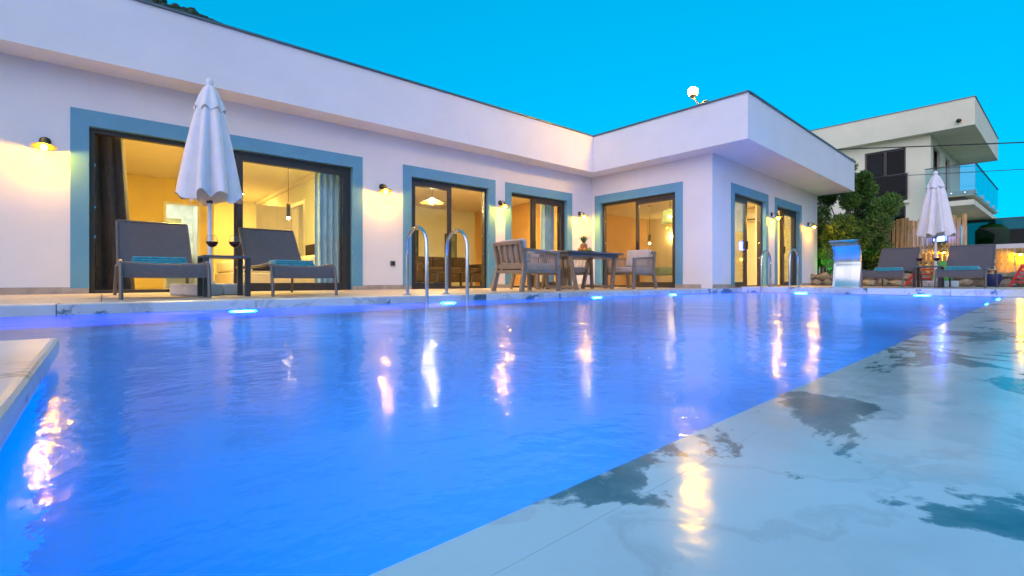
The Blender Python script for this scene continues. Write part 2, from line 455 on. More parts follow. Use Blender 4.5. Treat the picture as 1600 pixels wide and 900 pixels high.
# far and terrace walls rise behind the coping stones
struct(mb.obj('pool_basin', 'pool_tile'))
mb = MB(); mb.add([(x, y, WATER) for x, y in P_poly], [(0,1,2,3)])
struct(mb.obj('water', 'water', recalc=False))

# terrace: bed + stone tiles
mb = MB(); mb.prism([(X_NEAR-.2, COP_Y+.01), (FAR_X+.4, COP_Y+.01), (FAR_X+.4, WY+.12), (WX+.3, WY+.12), (WX+.3, FAC_Y+.25), (X_NEAR-.2, FAC_Y+.25)], -.15, -.012)
ter = struct(mb.obj('terrace', 'mortar'))
tw = .60
tile_me = {}
y0s = [COP_Y + .34 + i*tw for i in range(6)]
def tile(name, w, d, th, mat, parent, loc, bevel=.004):
    key = (round(w,3), round(d,3), round(th,3), mat)
    if key in tile_me:
        o_ = bpy.data.objects.new(name, tile_me[key]); COL.objects.link(o_); o_.parent = parent; o_.location = loc
        return o_
    o_ = MB().box(0, w, 0, d, -th, 0).obj(name, mat, parent, bevel=bevel, seg=1, loc=loc); tile_me[key] = o_.data
    return o_
for j, y in enumerate(y0s):
    d = min(tw, FAC_Y + .0 - y) - .004
    if d < .05: continue
    nx = int((WX - (-6.0)) / tw)
    for i in range(nx + 1):
        x = -6.0 + i*tw
        w = min(tw, WX - x) - .004
        if w < .05: continue
        tile('tile', w, d, .02, 'terrace_stone', ter, (x, y, random.uniform(-.001, .001)))
# coping stones along the terrace
cop = MB().box(X_NEAR-.2, FAR_X, COP_Y+.02, COP_Y+.33, -.14, -.03).obj('pool_coping', 'mortar'); struct(cop)
cx = -5.49
while cx < FAR_X:
    w = min(1.31, FAR_X + .02 - cx)
    o_ = MB().box(0, w-.004, 0, .332, -.115, 0).obj('coping_stone', 'marble', cop, bevel=.008, loc=(cx, COP_Y-.003, random.uniform(-.001,.001)))
    cx += 1.31
# far deck, a little higher
FZ = .03
fdk = MB().box(FAR_X+.03, 14.7, -9, WY-.12, -.2, FZ-.012).obj('far_deck', 'mortar'); struct(fdk)
for i in range(6):
    for j in range(16):
        x = FAR_X + .36 + i*.6; y = -4.6 + j*.6
        tile('tile', .596, min(.6, WY-.12-y)-.004, .02, 'terrace_stone', fdk, (x, y, FZ + random.uniform(-.001, .001)))
fcop = MB().box(FAR_X+.02, FAR_X+.33, -6, COP_Y-.03, -.12, -.02).obj('far_coping', 'mortar'); struct(fcop)
y = COP_Y - .004
while y > -4.5:
    MB().box(-.003, .335, 0, 1.15-.004, -.146, 0).obj('coping_stone', 'marble', fcop, bevel=.008, loc=(FAR_X, y-1.15, FZ + random.uniform(-.001,.001)))
    y -= 1.15
# overflow deck on the right: wet marble slabs flush with the water
ovf = MB().prism([(X_NEAR, EDGE(X_NEAR)+.0), (X_NEAR, -9), (FAR_X-.002, -9), (FAR_X-.002, EDGE(FAR_X))], -.155, -.125).obj('overflow_deck', 'mortar'); struct(ovf)
ea = math.atan(.0287)
Mx = frame2d((0, EDGE(0)), ea)
sw = 2.9
for i in range(-2, 5):
    x0 = i*sw - 1.55
    x1 = min(x0+sw, (FAR_X-.002)/math.cos(ea))
    if x1 - x0 < .1: continue
    for j in range(3):
        y1 = -.07 - j*1.9 if j else -.0705
        y0 = -.07 - (j+1)*1.9
        o_ = MB().box(x0+.0004, x1-.0004, y0+.0004, y1-.0004, -.03, 0).obj('marble_slab', 'marble_wet', ovf)
        o_.matrix_local = Matrix.Translation((0,0,WATER+.004)) @ Mx
    o_ = MB().box(x0+.0004, x1-.0004, -.07, 0, -.05, 0).obj('edge_stone', 'marble_wet', ovf)
    o_.matrix_local = Matrix.Translation((0,0,WATER+.0036)) @ Mx
ndk = MB().box(-9, X_NEAR+.003, -2, COP_Y+.3, -.15, -.012).obj('near_deck', 'mortar'); struct(ndk)
for i in range(5):
    for j in range(8):
        tile('tile', .596, .596, .02, 'terrace_stone', ndk, (-9 + i*.6, .3 + j*.6, random.uniform(-.001, .001)))
# near marble platform standing in the pool at the left
plat = thing('marble_platform', 'white marble slab corner jutting over the pool in the left foreground', 'platform', (-.1, 2.03, 0))
o_ = MB().box(-2.6, .0, -2.2, 0, -.055, 0).obj('slab_top', 'marble', plat, bevel=.016, seg=3)
MB().box(-2.6, -.035, -2.2, -.035, -1.4, -.0555).obj('pedestal', 'pool_tile', plat, bevel=.004)

# underwater lamps
led_i = 0
def pool_lamp(p, d, label, s=1):
    th = thing('pool_light', label, 'pool light', p, 0, 'underwater pool lights')
    d = Vector(d).normalized(); M = d.to_track_quat('Z', 'Y').to_matrix().to_4x4()
    MB().lathe([(.12, 0), (.125, .006), (.115, .02), (.10, .022), (.10, .012)], 20, M=M).obj('ring', 'steel', th, smooth=True)
    MB().lathe([(.099, .014), (.085, .022), (.083, .022)], 20, M=M).obj('lens', 'pool_led_strong' if p[0] > 7 else 'pool_led', th, smooth=True)
    MB().lathe([(.0845, .024), (.05, .028), (1e-6, .030)], 16, M=M).obj('core', 'pool_led_core', th, smooth=True)
for x, lb in ((-2.4, 'at the left end of the terrace wall'), (.95, 'below the coping in front of the first lounger'), (3.1, 'below the coping between the ladder rails'),
              (5.8, 'below the coping in front of the dining table'), (8.0, 'below the coping near the wing corner')):
    pool_lamp((x, COP_Y-.003, -.38), (0, -1, 0), 'blue underwater pool light ' + lb)
pool_lamp((FAR_X-.006, 3.6, -.38), (-1, 0, 0), 'blue underwater pool light under the far ladder')
pool_lamp((FAR_X-.006, 1.7, -.38), (-1, 0, 0), 'blue underwater pool light under the far loungers')
for x, lb in ((.85, 'facing the first lounger'), (2.9, 'facing the terrace ladder'), (5.2, 'facing the dining table'), (7.6, 'facing the wing corner'), (9.7, 'nearest the far end')):  # unseen lamps added so the near water and the wing turn blue
    pool_lamp((x, EDGE(x)+.004, -.45), (0, 1, .12), 'added unseen blue underwater light in the flush right pool wall ' + lb)

# ------------------------------------------------------------------ villa
villa = thing('villa', 'white flat roofed single storey villa with blue door surrounds beside the pool', 'house', (0, FAC_Y, 0))
VL = Vector((0, FAC_Y, 0))
def vpart(mb, name, mat, parent=None, **kw):
    o_ = mb.obj(name, mat, parent or villa, **kw)
    if parent is None: o_.location = -VL
    return o_
# roof slab with fascia and soffit
roof_poly = [(-11, 8.02), (9.6, 8.02), (9.6, 4.14), (17.9, 4.14 + 8.3*math.tan(R(2.2))), (17.9, 19), (-11, 19)]
roof = vpart(MB().prism(roof_poly, WALL_H, ROOF_T), 'roof', 'plaster')
def cap(a, b):
    a, b = Vector((*a, 0)), Vector((*b, 0)); d = (b-a).normalized(); nrm = Vector((d.y, -d.x, 0))
    MB().beam(a + Vector((0,0,ROOF_T+.012)) + nrm*(-.06), b + Vector((0,0,ROOF_T+.012)) + nrm*(-.06), .18, .03).obj('roof_cap', 'cap_metal', roof)
cap((-11, 8.02), (9.6-.1, 8.02)); cap((9.6, 8.02+.03), (9.6, 4.12)); cap((9.66, 4.14), (17.9, 4.14 + 8.3*math.tan(R(2.2))))

FRM_T = 2.23     # head of the door opening
SUR_T = 2.435    # top of the blue surround
def wall_run(M, length, ops, thick=.25, u0=0, h=WALL_H):
    """wall along local +x, face at y = 0, inside towards +y; ops: (ua, ub) door openings with blue surround"""
    us = [u0] + [q for a, b in ops for q in (a, b)] + [length]
    mb = MB()
    for i in range(0, len(us), 2): mb.box(us[i], us[i+1], 0, thick, -.1, h-.0005, M)
    for a, b in ops: mb.box(a+.0005, b-.0005, .0005, thick-.0005, FRM_T, h-.0005, M)
    vpart(mb, 'wall', 'plaster')
    # skirting between the surrounds
    edges = [u0+.002] + [q for a, b in ops for q in (a-SW, b+SW)] + [length]
    for i in range(0, len(edges), 2):
        if edges[i+1] - edges[i] > .03:
            vpart(MB().box(edges[i]+.001, edges[i+1]-.001, -.012, -.0005, -.02, .085, M), 'skirting', 'skirting')
    for a, b in ops:
        s = MB()
        s.box(a-SW, a, -.016, -.0005, .0, SUR_T, M).box(b, b+SW, -.016, -.0005, .0, SUR_T, M).box(a, b, -.016, -.0005, FRM_T, SUR_T, M)
        s.box(a-.0005, a+.004, -.0155, thick*.4, 0, FRM_T, M).box(b-.004, b+.0005, -.0155, thick*.4, 0, FRM_T, M).box(a, b, -.0155, thick*.4, FRM_T-.004, FRM_T+.0005, M)
        sur = vpart(s, 'door_surround', 'blue_surround')
        for q in (a-SW, b):
            o_ = MB().box(q-.001, q+SW+.001, -.022, -.0165, -.02, .07, M).obj('plinth', 'skirting', sur)
SW = .18
def sliding_door(M, a, b, glass, split=.5, pane='pane'):
    """frame in the opening; glass: 'L' or 'R' half holds the glazed leaf, the other half stands open"""
    y0, y1 = .09, .19; z0, z1 = .0, FRM_T - .004
    a += .004; b -= .004
    fr = MB()
    fr.box(a, a+.055, y0, y1, z0, z1, M).box(b-.055, b, y0, y1, z0, z1, M)
    fr.box(a+.055, b-.055, y0, y1, z1-.06, z1, M).box(a+.055, b-.055, y0+.001, y1, z0, z0+.045, M)
    door = vpart(fr, 'sliding_door', 'door_frame')
    mid = a + (b-a)*split
    g0, g1 = (a+.056, mid+.04) if glass == 'L' else (mid-.04, b-.056)
    lf = MB(); lw = .085
    lf.box(g0, g0+lw, .10, .145, .046, z1-.061, M).box(g1-lw, g1, .10, .145, .046, z1-.061, M)
    lf.box(g0+lw, g1-lw, .10, .145, z1-.061-lw, z1-.061, M).box(g0+lw, g1-lw, .10, .145, .046, .046+lw, M)
    MB.obj(lf, 'leaf_frame', 'door_frame', door)
    # second leaf slid behind the first
    lf = MB(); e = .03 if glass == 'L' else -.03
    lf.box(g0+e, g0+lw+e, .15, .186, .046, z1-.062, M).box(g1-lw+e, g1+e, .15, .186, .046, z1-.062, M)
    lf.box(g0+lw+e, g1-lw+e, .15, .186, z1-.062-lw, z1-.062, M).box(g0+lw+e, g1-lw+e, .15, .186, .046, .046+lw, M)
    lf.obj('leaf_frame', 'door_frame', door)
    MB().box(g0+lw, g1-lw, .118, .126, .046+lw, z1-.061-lw, M).obj('pane', pane, door)
    # handle on the free stile, lock keeps on the open jamb
    hu = g1-lw*.5 if glass == 'L' else g0+lw*.5
    MB().box(hu-.012, hu+.012, .06, .10, .95, 1.15, M).obj('handle', 'black_rubber', door, bevel=.004)
    ju = b-.0555 if glass == 'L' else a+.0555
    for z in (.75, 1.15, 1.72):
        s = -1 if glass == 'L' else 1
        MB().box(min(ju, ju+s*.008), max(ju, ju+s*.008), .125, .15, z, z+.035, M).obj('lock_keep', 'steel', door)
    # stone threshold
    MB().box(a, b, -.02, .25, -.02, -.001, M).obj('threshold', 'terrace_stone', door)
    return door

def main_u(px_x): return px_x
Mmain = frame2d((0, FAC_Y), 0)
main_ops = [(-.135, 3.46), (4.64, 6.58), (7.23, 9.13)]
wall_run(Mmain, WX-.001, main_ops, u0=-9)
sliding_door(Mmain, -.135, 3.46, 'R', .50)
sliding_door(Mmain, 4.64, 6.58, 'L', .50)
sliding_door(Mmain, 7.23, 9.13, 'R', .44)
# wing: left face (normal -X) runs along Y from the inner corner to the outer corner
Mleft = Matrix.Translation((WX, FAC_Y+.25, 0)) @ Matrix.Rotation(R(-90), 4, 'Z')   # local x -> -Y, local y -> +X
Lw = FAC_Y + .25 - WY - .255
def uy(yv): return FAC_Y + .25 - yv
wing_ops = [(uy(8.20), uy(5.99))]
wall_run(Mleft, Lw, wing_ops, u0=.252)
sliding_door(Mleft, *wing_ops[0], 'R', .49)
# wing: right face (normal about -Y)
Mright = frame2d((WX, WY), WANG)
right_ops = [(1.14, 3.12), (3.98, 5.89)]
wall_run(Mright, 7.72, right_ops, u0=0)
sliding_door(Mright, *right_ops[0], 'L', .5, 'pane_reflective')
sliding_door(Mright, *right_ops[1], 'R', .45, 'pane_reflective')
# end wall of the wing
vpart(MB().box(17.57, 17.81, 5.73, 18.5, -.1, WALL_H-.001), 'wall', 'plaster')
vpart(MB().box(-9, 17.5, 18.3, 18.5, -.1, WALL_H-.001), 'wall', 'plaster')

# ---- rooms
CE = 2.60
def room(x0, x1, y0, y1, fmat='room_floor'):
    vpart(MB().box(x0, x1, y0, y1, -.05, -.004), 'interior_floor', fmat)
    vpart(MB().box(x0, x1, y0, y1, CE, CE+.1), 'ceiling', 'ceiling_paint')
def iwall(x0, x1, y0, y1, mat, z0=-.05, z1=CE): vpart(MB().box(x0, x1, y0, y1, z0, z1-.001), 'interior_wall', mat)
# bedroom behind the first door
room(-1.2, 3.70, 8.751, 16.6)
iwall(-1.3, -1.2, 8.751, 14.1, 'paint_ochre')
iwall(-1.199, 1.14, 14.0, 14.1, 'paint_ochre'); iwall(1.80, 2.13, 14.0, 14.1, 'paint_ochre'); iwall(1.141, 1.799, 14.0, 14.1, 'paint_ochre', 2.02)
iwall(2.05, 2.13, 14.101, 16.6, 'paint_cream'); iwall(2.131, 3.85, 16.6, 16.7, 'paint_cream')
iwall(3.70, 3.85, 8.751, 12.04, 'paint_pale'); iwall(3.70, 3.85, 12.97, 16.599, 'paint_cream'); iwall(3.70, 3.85, 12.041, 12.969, 'paint_pale', 2.06)
# inner face of the bedroom beside the door
# bathroom
iwall(.3, .4, 14.101, 16.5, 'bath_marble'); iwall(.401, 2.049, 16.4, 16.5, 'bath_marble'); iwall(1.97, 2.048, 14.101, 16.399, 'bath_marble')
# bathroom door lining and doorway lining
f = MB(); f.box(1.10, 1.16, 13.985, 13.999, 0, 2.05).box(1.78, 1.84, 13.985, 13.999, 0, 2.05).box(1.16, 1.78, 13.985, 13.999, 1.99, 2.05)
vpart(f, 'door_lining', 'white_wood')
f = MB(); f.box(3.685, 3.699, 11.96, 12.06, 0, 2.12).box(3.685, 3.699, 12.95, 13.05, 0, 2.12).box(3.685, 3.699, 12.06, 12.95, 2.02, 2.12)
vpart(f, 'door_lining', 'white_wood')
lfo = vpart(MB().box(2.86, 3.66, 12.90, 12.94, .01, 2.02), 'door_leaf', 'door_leaf', bevel=.004)
MB().box(2.92, 2.94, 12.84, 12.90, 1.0, 1.02).box(2.92, 3.04, 12.84, 12.855, 1.0, 1.02).obj('handle', 'steel', lfo)
vpart(MB().box(3.62, 3.699, 8.80, 16.55, CE-.09, CE-.002), 'cornice', 'ceiling_paint')
# living room
room(3.851, 10.2, 8.751, 14.0)
iwall(3.851, 10.2, 14.0, 14.1, 'paint_pale'); iwall(10.2, 10.349, 8.751, 14.1, 'paint_orange')
# wing room
vpart(MB().prism([(10.351, 5.40), (16.6, 5.68), (16.6, 8.74), (10.351, 8.74)], -.05, -.004), 'interior_floor', 'room_floor')
vpart(MB().box(10.351, 16.6, 8.741, 11.1, -.05, -.004), 'interior_floor', 'room_floor')
vpart(MB().prism([(10.351, 5.40), (16.6, 5.68), (16.6, 11.1), (10.351, 11.1)], CE, CE+.1), 'ceiling', 'ceiling_paint')
iwall(10.351, 16.6, 11.1, 11.2, 'paint_brown'); iwall(16.6, 16.7, 5.72, 11.2, 'paint_cream')

# ------------------------------------------------------------------ room lights and furniture
def ceiling_light(p, label, mat='room_light', r=.17):
    th = thing('ceiling_light', label, 'ceiling light', p, 0, 'ceiling lights in the rooms')
    MB().lathe([(r+.02, 0), (r+.02, -.035), (r, -.035)], 20).obj('rim', 'white_paint', th)
    MB().lathe([(r, -.03), (r*.7, -.042), (1e-6, -.046)], 20).obj('diffuser', mat, th, smooth=True)
    return th
ceiling_light((1.0, 9.7, CE), 'round ceiling light in the yellow bedroom behind the first door')
ceiling_light((2.9, 15.0, CE), 'round ceiling light glowing in the nook beyond the bedroom', r=.10)
ceiling_light((2.9, 9.75, CE), 'round ceiling light over the bed behind the glass leaf', r=.10)
ceiling_light((1.3, 15.2, CE), 'white ceiling light in the marble bathroom', 'bath_light', .22)
ceiling_light((6.0, 9.75, CE), 'round ceiling light in the living room', 'room_light_orange', .15)
ceiling_light((8.6, 9.6, CE), 'round ceiling light beside the orange living room wall', 'room_light_orange', .12)
ceiling_light((11.5, 6.1, CE), 'round ceiling light in the wing bedroom', 'room_light_orange', .15)
ceiling_light((15.0, 6.1, CE), 'round ceiling light behind the farthest glass door', 'room_light_orange', .12)

def curtain(name, x0, x1, y, z0, z1, mat, label, amp=.05, waves=5, sweep=0):
    mb = MB(); rows = []
    nz_, nx_ = 10, waves*8
    for j in range(nz_+1):
        fz = j/nz_; z = z0 + (z1-z0)*fz
        row = []
        for i in range(nx_+1):
            u = i/nx_
            xx = x0 + (x1-x0)*u*(1 + sweep*(1-fz)) 
            row.append((xx, y + amp*math.sin(u*waves*2*math.pi + .4*math.sin(fz*3)), z))
        rows.append(row)
    mb.sheet(rows); o_ = mb.obj(name, mat, smooth=True, solid=.004); tag(o_, label, 'curtain'); return o_
curtain('curtain', -.20, .22, 8.95, .02, 2.5, 'curtain_dark', 'dark curtain gathered at the left of the first door', .05, 3, .35)
curtain('curtain', 2.95, 3.60, 8.98, .02, 2.5, 'curtain_blue', 'pale blue curtain behind the glass leaf of the first door', .045, 6)
curtain('curtain', 4.62, 4.95, 8.95, .02, 2.5, 'curtain_blue', 'pale blue curtain at the left of the second door', .045, 4)
curtain('curtain', 8.65, 9.1, 8.95, .02, 2.5, 'curtain_blue', 'pale curtain behind the glass leaf of the third door', .045, 4)

def cushion(mb, x0, x1, y0, y1, z0, z1, M=None): mb.box(x0, x1, y0, y1, z0, z1, M)
bed = thing('bed', 'bed with pale linen behind the glass leaf of the first door', 'bed', (2.75, 10.9, 0))
MB().box(-.95, .93, -.85, .85, .05, .32).obj('base', 'door_leaf', bed, bevel=.02)
MB().box(-.93, .90, -.83, .83, .321, .56).obj('mattress', 'bed_linen', bed, bevel=.06, seg=3, smooth=True)
MB().box(.5, .88, -.75, -.08, .561, .70).obj('pillow', 'bed_linen', bed, bevel=.06, seg=3, smooth=True)
MB().box(.5, .88, .08, .75, .561, .70).obj('pillow', 'bed_linen', bed, bevel=.06, seg=3, smooth=True)
MB().box(.902, .94, -.9, .9, .05, 1.0).obj('headboard', 'sofa_fabric', bed, bevel=.01)
van = thing('bathroom_vanity', 'white vanity unit in the bright marble bathroom', 'vanity', (1.45, 16.39, 0))
MB().box(-.5, .45, -.45, -.001, .45, .85).obj('cabinet', 'white_wood', van, bevel=.01)
MB().lathe([(.12, .851), (.2, .95), (.19, .96), (.11, .87)], 18, cx=0, cy=-.22).obj('basin', 'white_paint', van, smooth=True)
mir = thing('bathroom_mirror', 'framed mirror on the marble bathroom wall', 'mirror', (1.35, 16.395, 1.1))
MB().box(-.35, .35, -.012, 0, 0, .8).obj('glass', 'mirror', mir)
f = MB(); f.box(-.41, -.35, -.03, 0, -.06, .86).box(.35, .41, -.03, 0, -.06, .86).box(-.35, .35, -.03, 0, -.06, 0).box(-.35, .35, -.03, 0, .8, .86)
f.obj('frame', 'white_wood', mir)
sofa = thing('sofa', 'dark brown sofa seen through the second door', 'sofa', (7.6, 11.9, 0))
MB().box(-1.15, 1.15, -.42, .40, .12, .40).obj('base', 'sofa_fabric', sofa, bevel=.03)
for i in (-1, 0, 1): MB().box(-.31+i*.64, .31+i*.64, -.44, .15, .401, .55).obj('seat_cushion', 'sofa_fabric', sofa, bevel=.05, seg=3, smooth=True)
for i in (-1, 0, 1): MB().box(-.31+i*.64, .31+i*.64, .12, .34, .52, .86).obj('back_cushion', 'sofa_fabric', sofa, bevel=.07, seg=3, smooth=True)
for s in (-1, 1): MB().box(min(s*.97, s*1.18), max(s*.97, s*1.18), -.43, .40, .121, .66).obj('arm', 'sofa_fabric', sofa, bevel=.05, seg=3, smooth=True)
for sx in (-1, 1):
    for sy in (-.36, .34): MB().box(sx*1.05-.03, sx*1.05+.03, sy-.03, sy+.03, 0, .121).obj('leg', 'dark_metal', sofa)
tv = thing('coffee_table', 'low dark coffee table in front of the sofa', 'table', (7.1, 10.9, 0))
MB().box(-.6, .6, -.3, .3, .36, .40).obj('top', 'sofa_fabric', tv, bevel=.006)
for sx in (-.54, .54):
    for sy in (-.25, .25): MB().box(sx-.025, sx+.025, sy-.025, sy+.025, 0, .36).obj('leg', 'dark_metal', tv)
def picture(x, z0, w, h, mat, label):
    th = thing('picture', label, 'picture', (x, 13.999, z0), 0, 'tall pictures on the living room wall')
    MB().box(0, w, -.02, 0, 0, h).obj('canvas_panel', mat, th)
    f = MB(); f.box(-.025, 0, -.035, 0, -.025, h+.025).box(w, w+.025, -.035, 0, -.025, h+.025).box(0, w, -.035, 0, -.025, 0).box(0, w, -.035, 0, h, h+.025)
    f.obj('frame', 'dark_metal', th)
picture(7.25, .75, .62, 1.05, 'art_dark', 'dark tall picture seen in the middle of the second door')
picture(8.95, .75, .42, 1.0, 'art_green', 'green tall picture seen at the right of the second door')
picture(6.0, .75, .4, 1.0, 'art_green', 'green tall picture seen at the left of the second door')
def pendant(p, drop, shade, label):
    th = thing('pendant_lamp', label, 'pendant lamp', p)
    MB().lathe([(.05, 0), (.05, -.02), (1e-6, -.025)], 14).obj('canopy', 'dark_bronze', th)
    MB().tube([(0,0,-.02), (0,0,-drop)], .006, 6).obj('cord', 'black_rubber', th)
    z = -drop
    if shade == 'cone':
        MB().lathe([(.03, z+.02), (.08, z-.02), (.27, z-.11)], 28, fn=lambda a, i, r, zz: (r*(1+(.03 if i == 2 else 0)*math.cos(14*a)), zz)).obj('shade', 'woven', th, solid=.004)
        MB().sphere((0, 0, z-.07), .05, 12, 8).obj('bulb', 'bulb_living', th, smooth=True)
    elif shade == 'slim':
        MB().lathe([(.02, z+.02), (.035, z), (.035, z-.25), (.03, z-.25)], 14).obj('shade', 'dark_bronze', th)
        MB().sphere((0, 0, z-.265), .032, 10, 6).obj('bulb', 'bulb_pendant', th, smooth=True)
    else:
        MB().lathe([(.08, z+.02), (.20, z-.05), (.23, z-.38)], 24, fn=lambda a, i, r, zz: (r*(1+.025*math.cos(12*a)), zz)).obj('shade', 'shade_green', th, solid=.004)
        MB().sphere((0, 0, z-.2), .05, 12, 8).obj('bulb', 'bulb_pendant', th, smooth=True)
pendant((5.75, 9.55, CE), .55, 'cone', 'woven cone pendant lamp behind the second door')
pendant((12.15, 9.95, CE), 1.0, 'slim', 'slim dark pendant at the left of the wing door')
pendant((13.6, 9.0, CE), .95, 'slim', 'slim dark pendant behind the glass leaf of the wing door')
pendant((12.75, 7.75, CE), .35, 'drum', 'pale green fabric pendant shade in the wing room')
pendant((2.75, 9.9, CE), .95, 'slim', 'thin pendant on a long cord above the bed')
wb = thing('wing_bed', 'bed with green cover in the wing room', 'bed', (15.6, 9.0, 0))
MB().box(-1.0, .95, -.9, .9, .05, .35).obj('base', 'door_leaf', wb, bevel=.02)
MB().box(-1.02, .93, -.92, .92, .351, .62).obj('mattress', 'bed_cover_green', wb, bevel=.06, seg=3, smooth=True)
MB().box(.5, .9, -.7, .7, .621, .78).obj('pillow', 'bed_linen', wb, bevel=.06, seg=3, smooth=True)
MB().box(.955, .995, -.95, .95, .05, 1.1).obj('headboard', 'door_leaf', wb, bevel=.01)
for yy, lb in ((9.95, 'left'), (8.0, 'right')):
    th = thing('bedside_lamp', 'glowing wall lamp on the %s of the wing bed' % lb, 'wall lamp', (16.599, yy, 1.85))
    MB().box(-.03, 0, -.05, .05, -.08, .08).obj('plate', 'brass', th, bevel=.005)
    MB().sphere((-.10, 0, 0), .06, 12, 8).obj('bulb', 'bulb_pendant', th, smooth=True)
    MB().tube([(-.03, 0, 0), (-.06, 0, 0)], .012, 8).obj('arm', 'brass', th)
ac = thing('air_conditioner', 'white wall air conditioner inside the wing door', 'air conditioner', (16.599, 6.9, 2.15), R(-90))
MB().box(-.4, .4, -.2, 0, 0, .28).obj('body', 'white_plastic', ac, bevel=.03, seg=3, smooth=True)
MB().box(-.36, .36, -.206, -.2005, .03, .07).obj('outlet', 'switch_grey', ac)

# ------------------------------------------------------------------ wall lamps
def wall_lamp(p, nrm, label):
    ang = math.atan2(nrm[1], nrm[0]) + math.pi/2        # local -y is outward
    th = thing('wall_lamp', label, 'wall lamp', p, ang, 'brass wall lamps on the villa')
    My = Matrix.Rotation(R(90), 4, 'X')
    MB().lathe([(.055, .0), (.058, .012), (.045, .022), (1e-6, .024)], 20, M=My).obj('mount', 'dark_bronze', th, smooth=True)
    MB().tube([(0, -.02, 0), (0, -.06, .028), (0, -.11, .03), (0, -.15, .005), (0, -.155, -.012)], .009, 8).obj('arm', 'brass', th, smooth=True)
    Mt = Matrix.Translation((0, -.155, -.01)) @ Matrix.Rotation(R(-10), 4, 'X')
    sh = MB().lathe([(.022, .02), (.026, -.035), (.05, -.055), (.115, -.088), (.117, -.094)], 28, M=Mt).obj('shade', 'brass', th, smooth=True, solid=.002)
    MB().sphere((0, 0, -.098), .033, 14, 10, 1.25, M=Mt).obj('bulb', 'bulb_warm', th, smooth=True)
    return th
LZ = 1.94
for x, lb in ((-.55, 'left of the first door'), (4.02, 'between the first and second doors'), (6.90, 'between the second and third doors'), (9.60, 'by the inner corner of the villa')):
    wall_lamp((x, FAC_Y, LZ), (0, -1), 'brass wall lamp glowing on the white wall ' + lb)
for u, lb in ((3.55, 'between the two wing doors'), (6.72, 'at the far end of the wing')):
    p = Mright @ Vector((u, 0, LZ))
    wall_lamp(p, (math.sin(WANG), -math.cos(WANG)), 'brass wall lamp glowing on the wall ' + lb)
# socket box on the facade
sb = thing('socket_box', 'small dark socket box on the wall left of the second door', 'socket', (4.24, FAC_Y, .50))
MB().box(-.045, .045, -.035, 0, -.045, .045).obj('cover', 'switch_grey', sb, bevel=.006)
MB().box(-.03, .03, -.04, -.0355, -.03, .03).obj('flap', 'black_rubber', sb, bevel=.003)
# roof lamp
rl = thing('roof_lamp', 'glaring lamp on a bent bracket on the wing roof edge', 'lamp', (9.68, 5.15, ROOF_T + .027))
MB().box(-.05, .05, -.12, .12, 0, .03).obj('base', 'brass', rl, bevel=.006)
MB().tube([(0, .0, .02), (0, .05, .05), (0, .12, .14), (0, .16, .22)], .012, 8).obj('bracket', 'brass', rl, smooth=True)
MB().tube([(0, -.02, .03), (-.02, -.10, .07), (0, -.16, .06)], .018, 8).obj('joint', 'dark_bronze', rl, smooth=True)
MB().lathe([(.02, -.10), (.035, -.09), (.04, -.06), (.075, -.03), (.078, -.022)], 18, M=Matrix.Translation((0, .18, .30))).obj('socket', 'brass', rl, smooth=True)
MB().sphere((0, .18, .345), .105, 20, 14).obj('bulb', 'bulb_roof', rl, smooth=True)

# ------------------------------------------------------------------ loungers
def make_lounger(label):
    th = thing('sun_lounger', label, 'sun lounger', (0,0,0), 0, 'grey sling sun loungers')
    w = .34
    seatp = [(.02, .20), (.025, .26), (.045, .315), (.085, .345), (.16, .355), (.4, .345), (.8, .335), (1.20, .345)]
    def sling(pts, name, dip=.018):
        rows = []
        for k, (y, z) in enumerate(pts):
            rows.append([(-w+.012 + (2*w-.024)*i/8, y, z - dip*math.sin(math.pi*i/8)*(1 if 1 < k else .2)) for i in range(9)])
        MB().sheet(rows).obj(name, 'sling', th, smooth=True, solid=.005)
    sling(seatp, 'seat_sling')
    backp = [(1.22, .36), (1.32, .47), (1.45, .62), (1.58, .77), (1.66, .865)]
    sling(backp, 'back_sling', .012)
    for s in (-1, 1):
        MB().tube([(s*w, y, z) for y, z in [(-.02, .0), (.0, .12)] + seatp[1:] + [(1.80, .35)]], .017, 8).obj('side_rail', 'lounger_metal', th, smooth=True)
        MB().tube([(s*(w-.004), 1.2, .355)] + [(s*(w-.004), y, z) for y, z in backp], .015, 8).obj('back_rail', 'lounger_metal', th, smooth=True)
        MB().tube([(s*w, 1.66, .35), (s*(w+.01), 1.72, .18), (s*(w+.015), 1.76, .0)], .017, 8).obj('leg', 'lounger_metal', th, smooth=True)
        MB().tube([(s*(w-.03), 1.50, .68), (s*(w-.03), 1.70, .36)], .009, 6).obj('prop', 'lounger_metal', th, smooth=True)
    for y, z in ((.30, .315), (.9, .305), (1.78, .345)):
        MB().tube([(-w, y, z), (w, y, z)], .013, 8).obj('crossbar', 'lounger_metal', th, smooth=True)
    MB().tube([(-w+.004, 1.665, .87), (w-.004, 1.665, .87)], .014, 8).obj('back_crossbar', 'lounger_metal', th, smooth=True)
    return th
LG1 = make_lounger('grey sun lounger with a folded turquoise towel left of the white parasol')
LG1.location = (.47, 5.58, .012)
LG1.location.z = 0
dup(LG1, (1.73, 5.58, 0), 0, 'grey sun lounger with a turquoise towel right of the wine glasses on the terrace')
dup(LG1, (12.15, 2.56, FZ), R(-90), 'grey sun lounger on the far deck beside the waterfall')
dup(LG1, (12.05, 1.37, FZ), R(-90), 'rightmost grey sun lounger on the far deck under the far parasol')

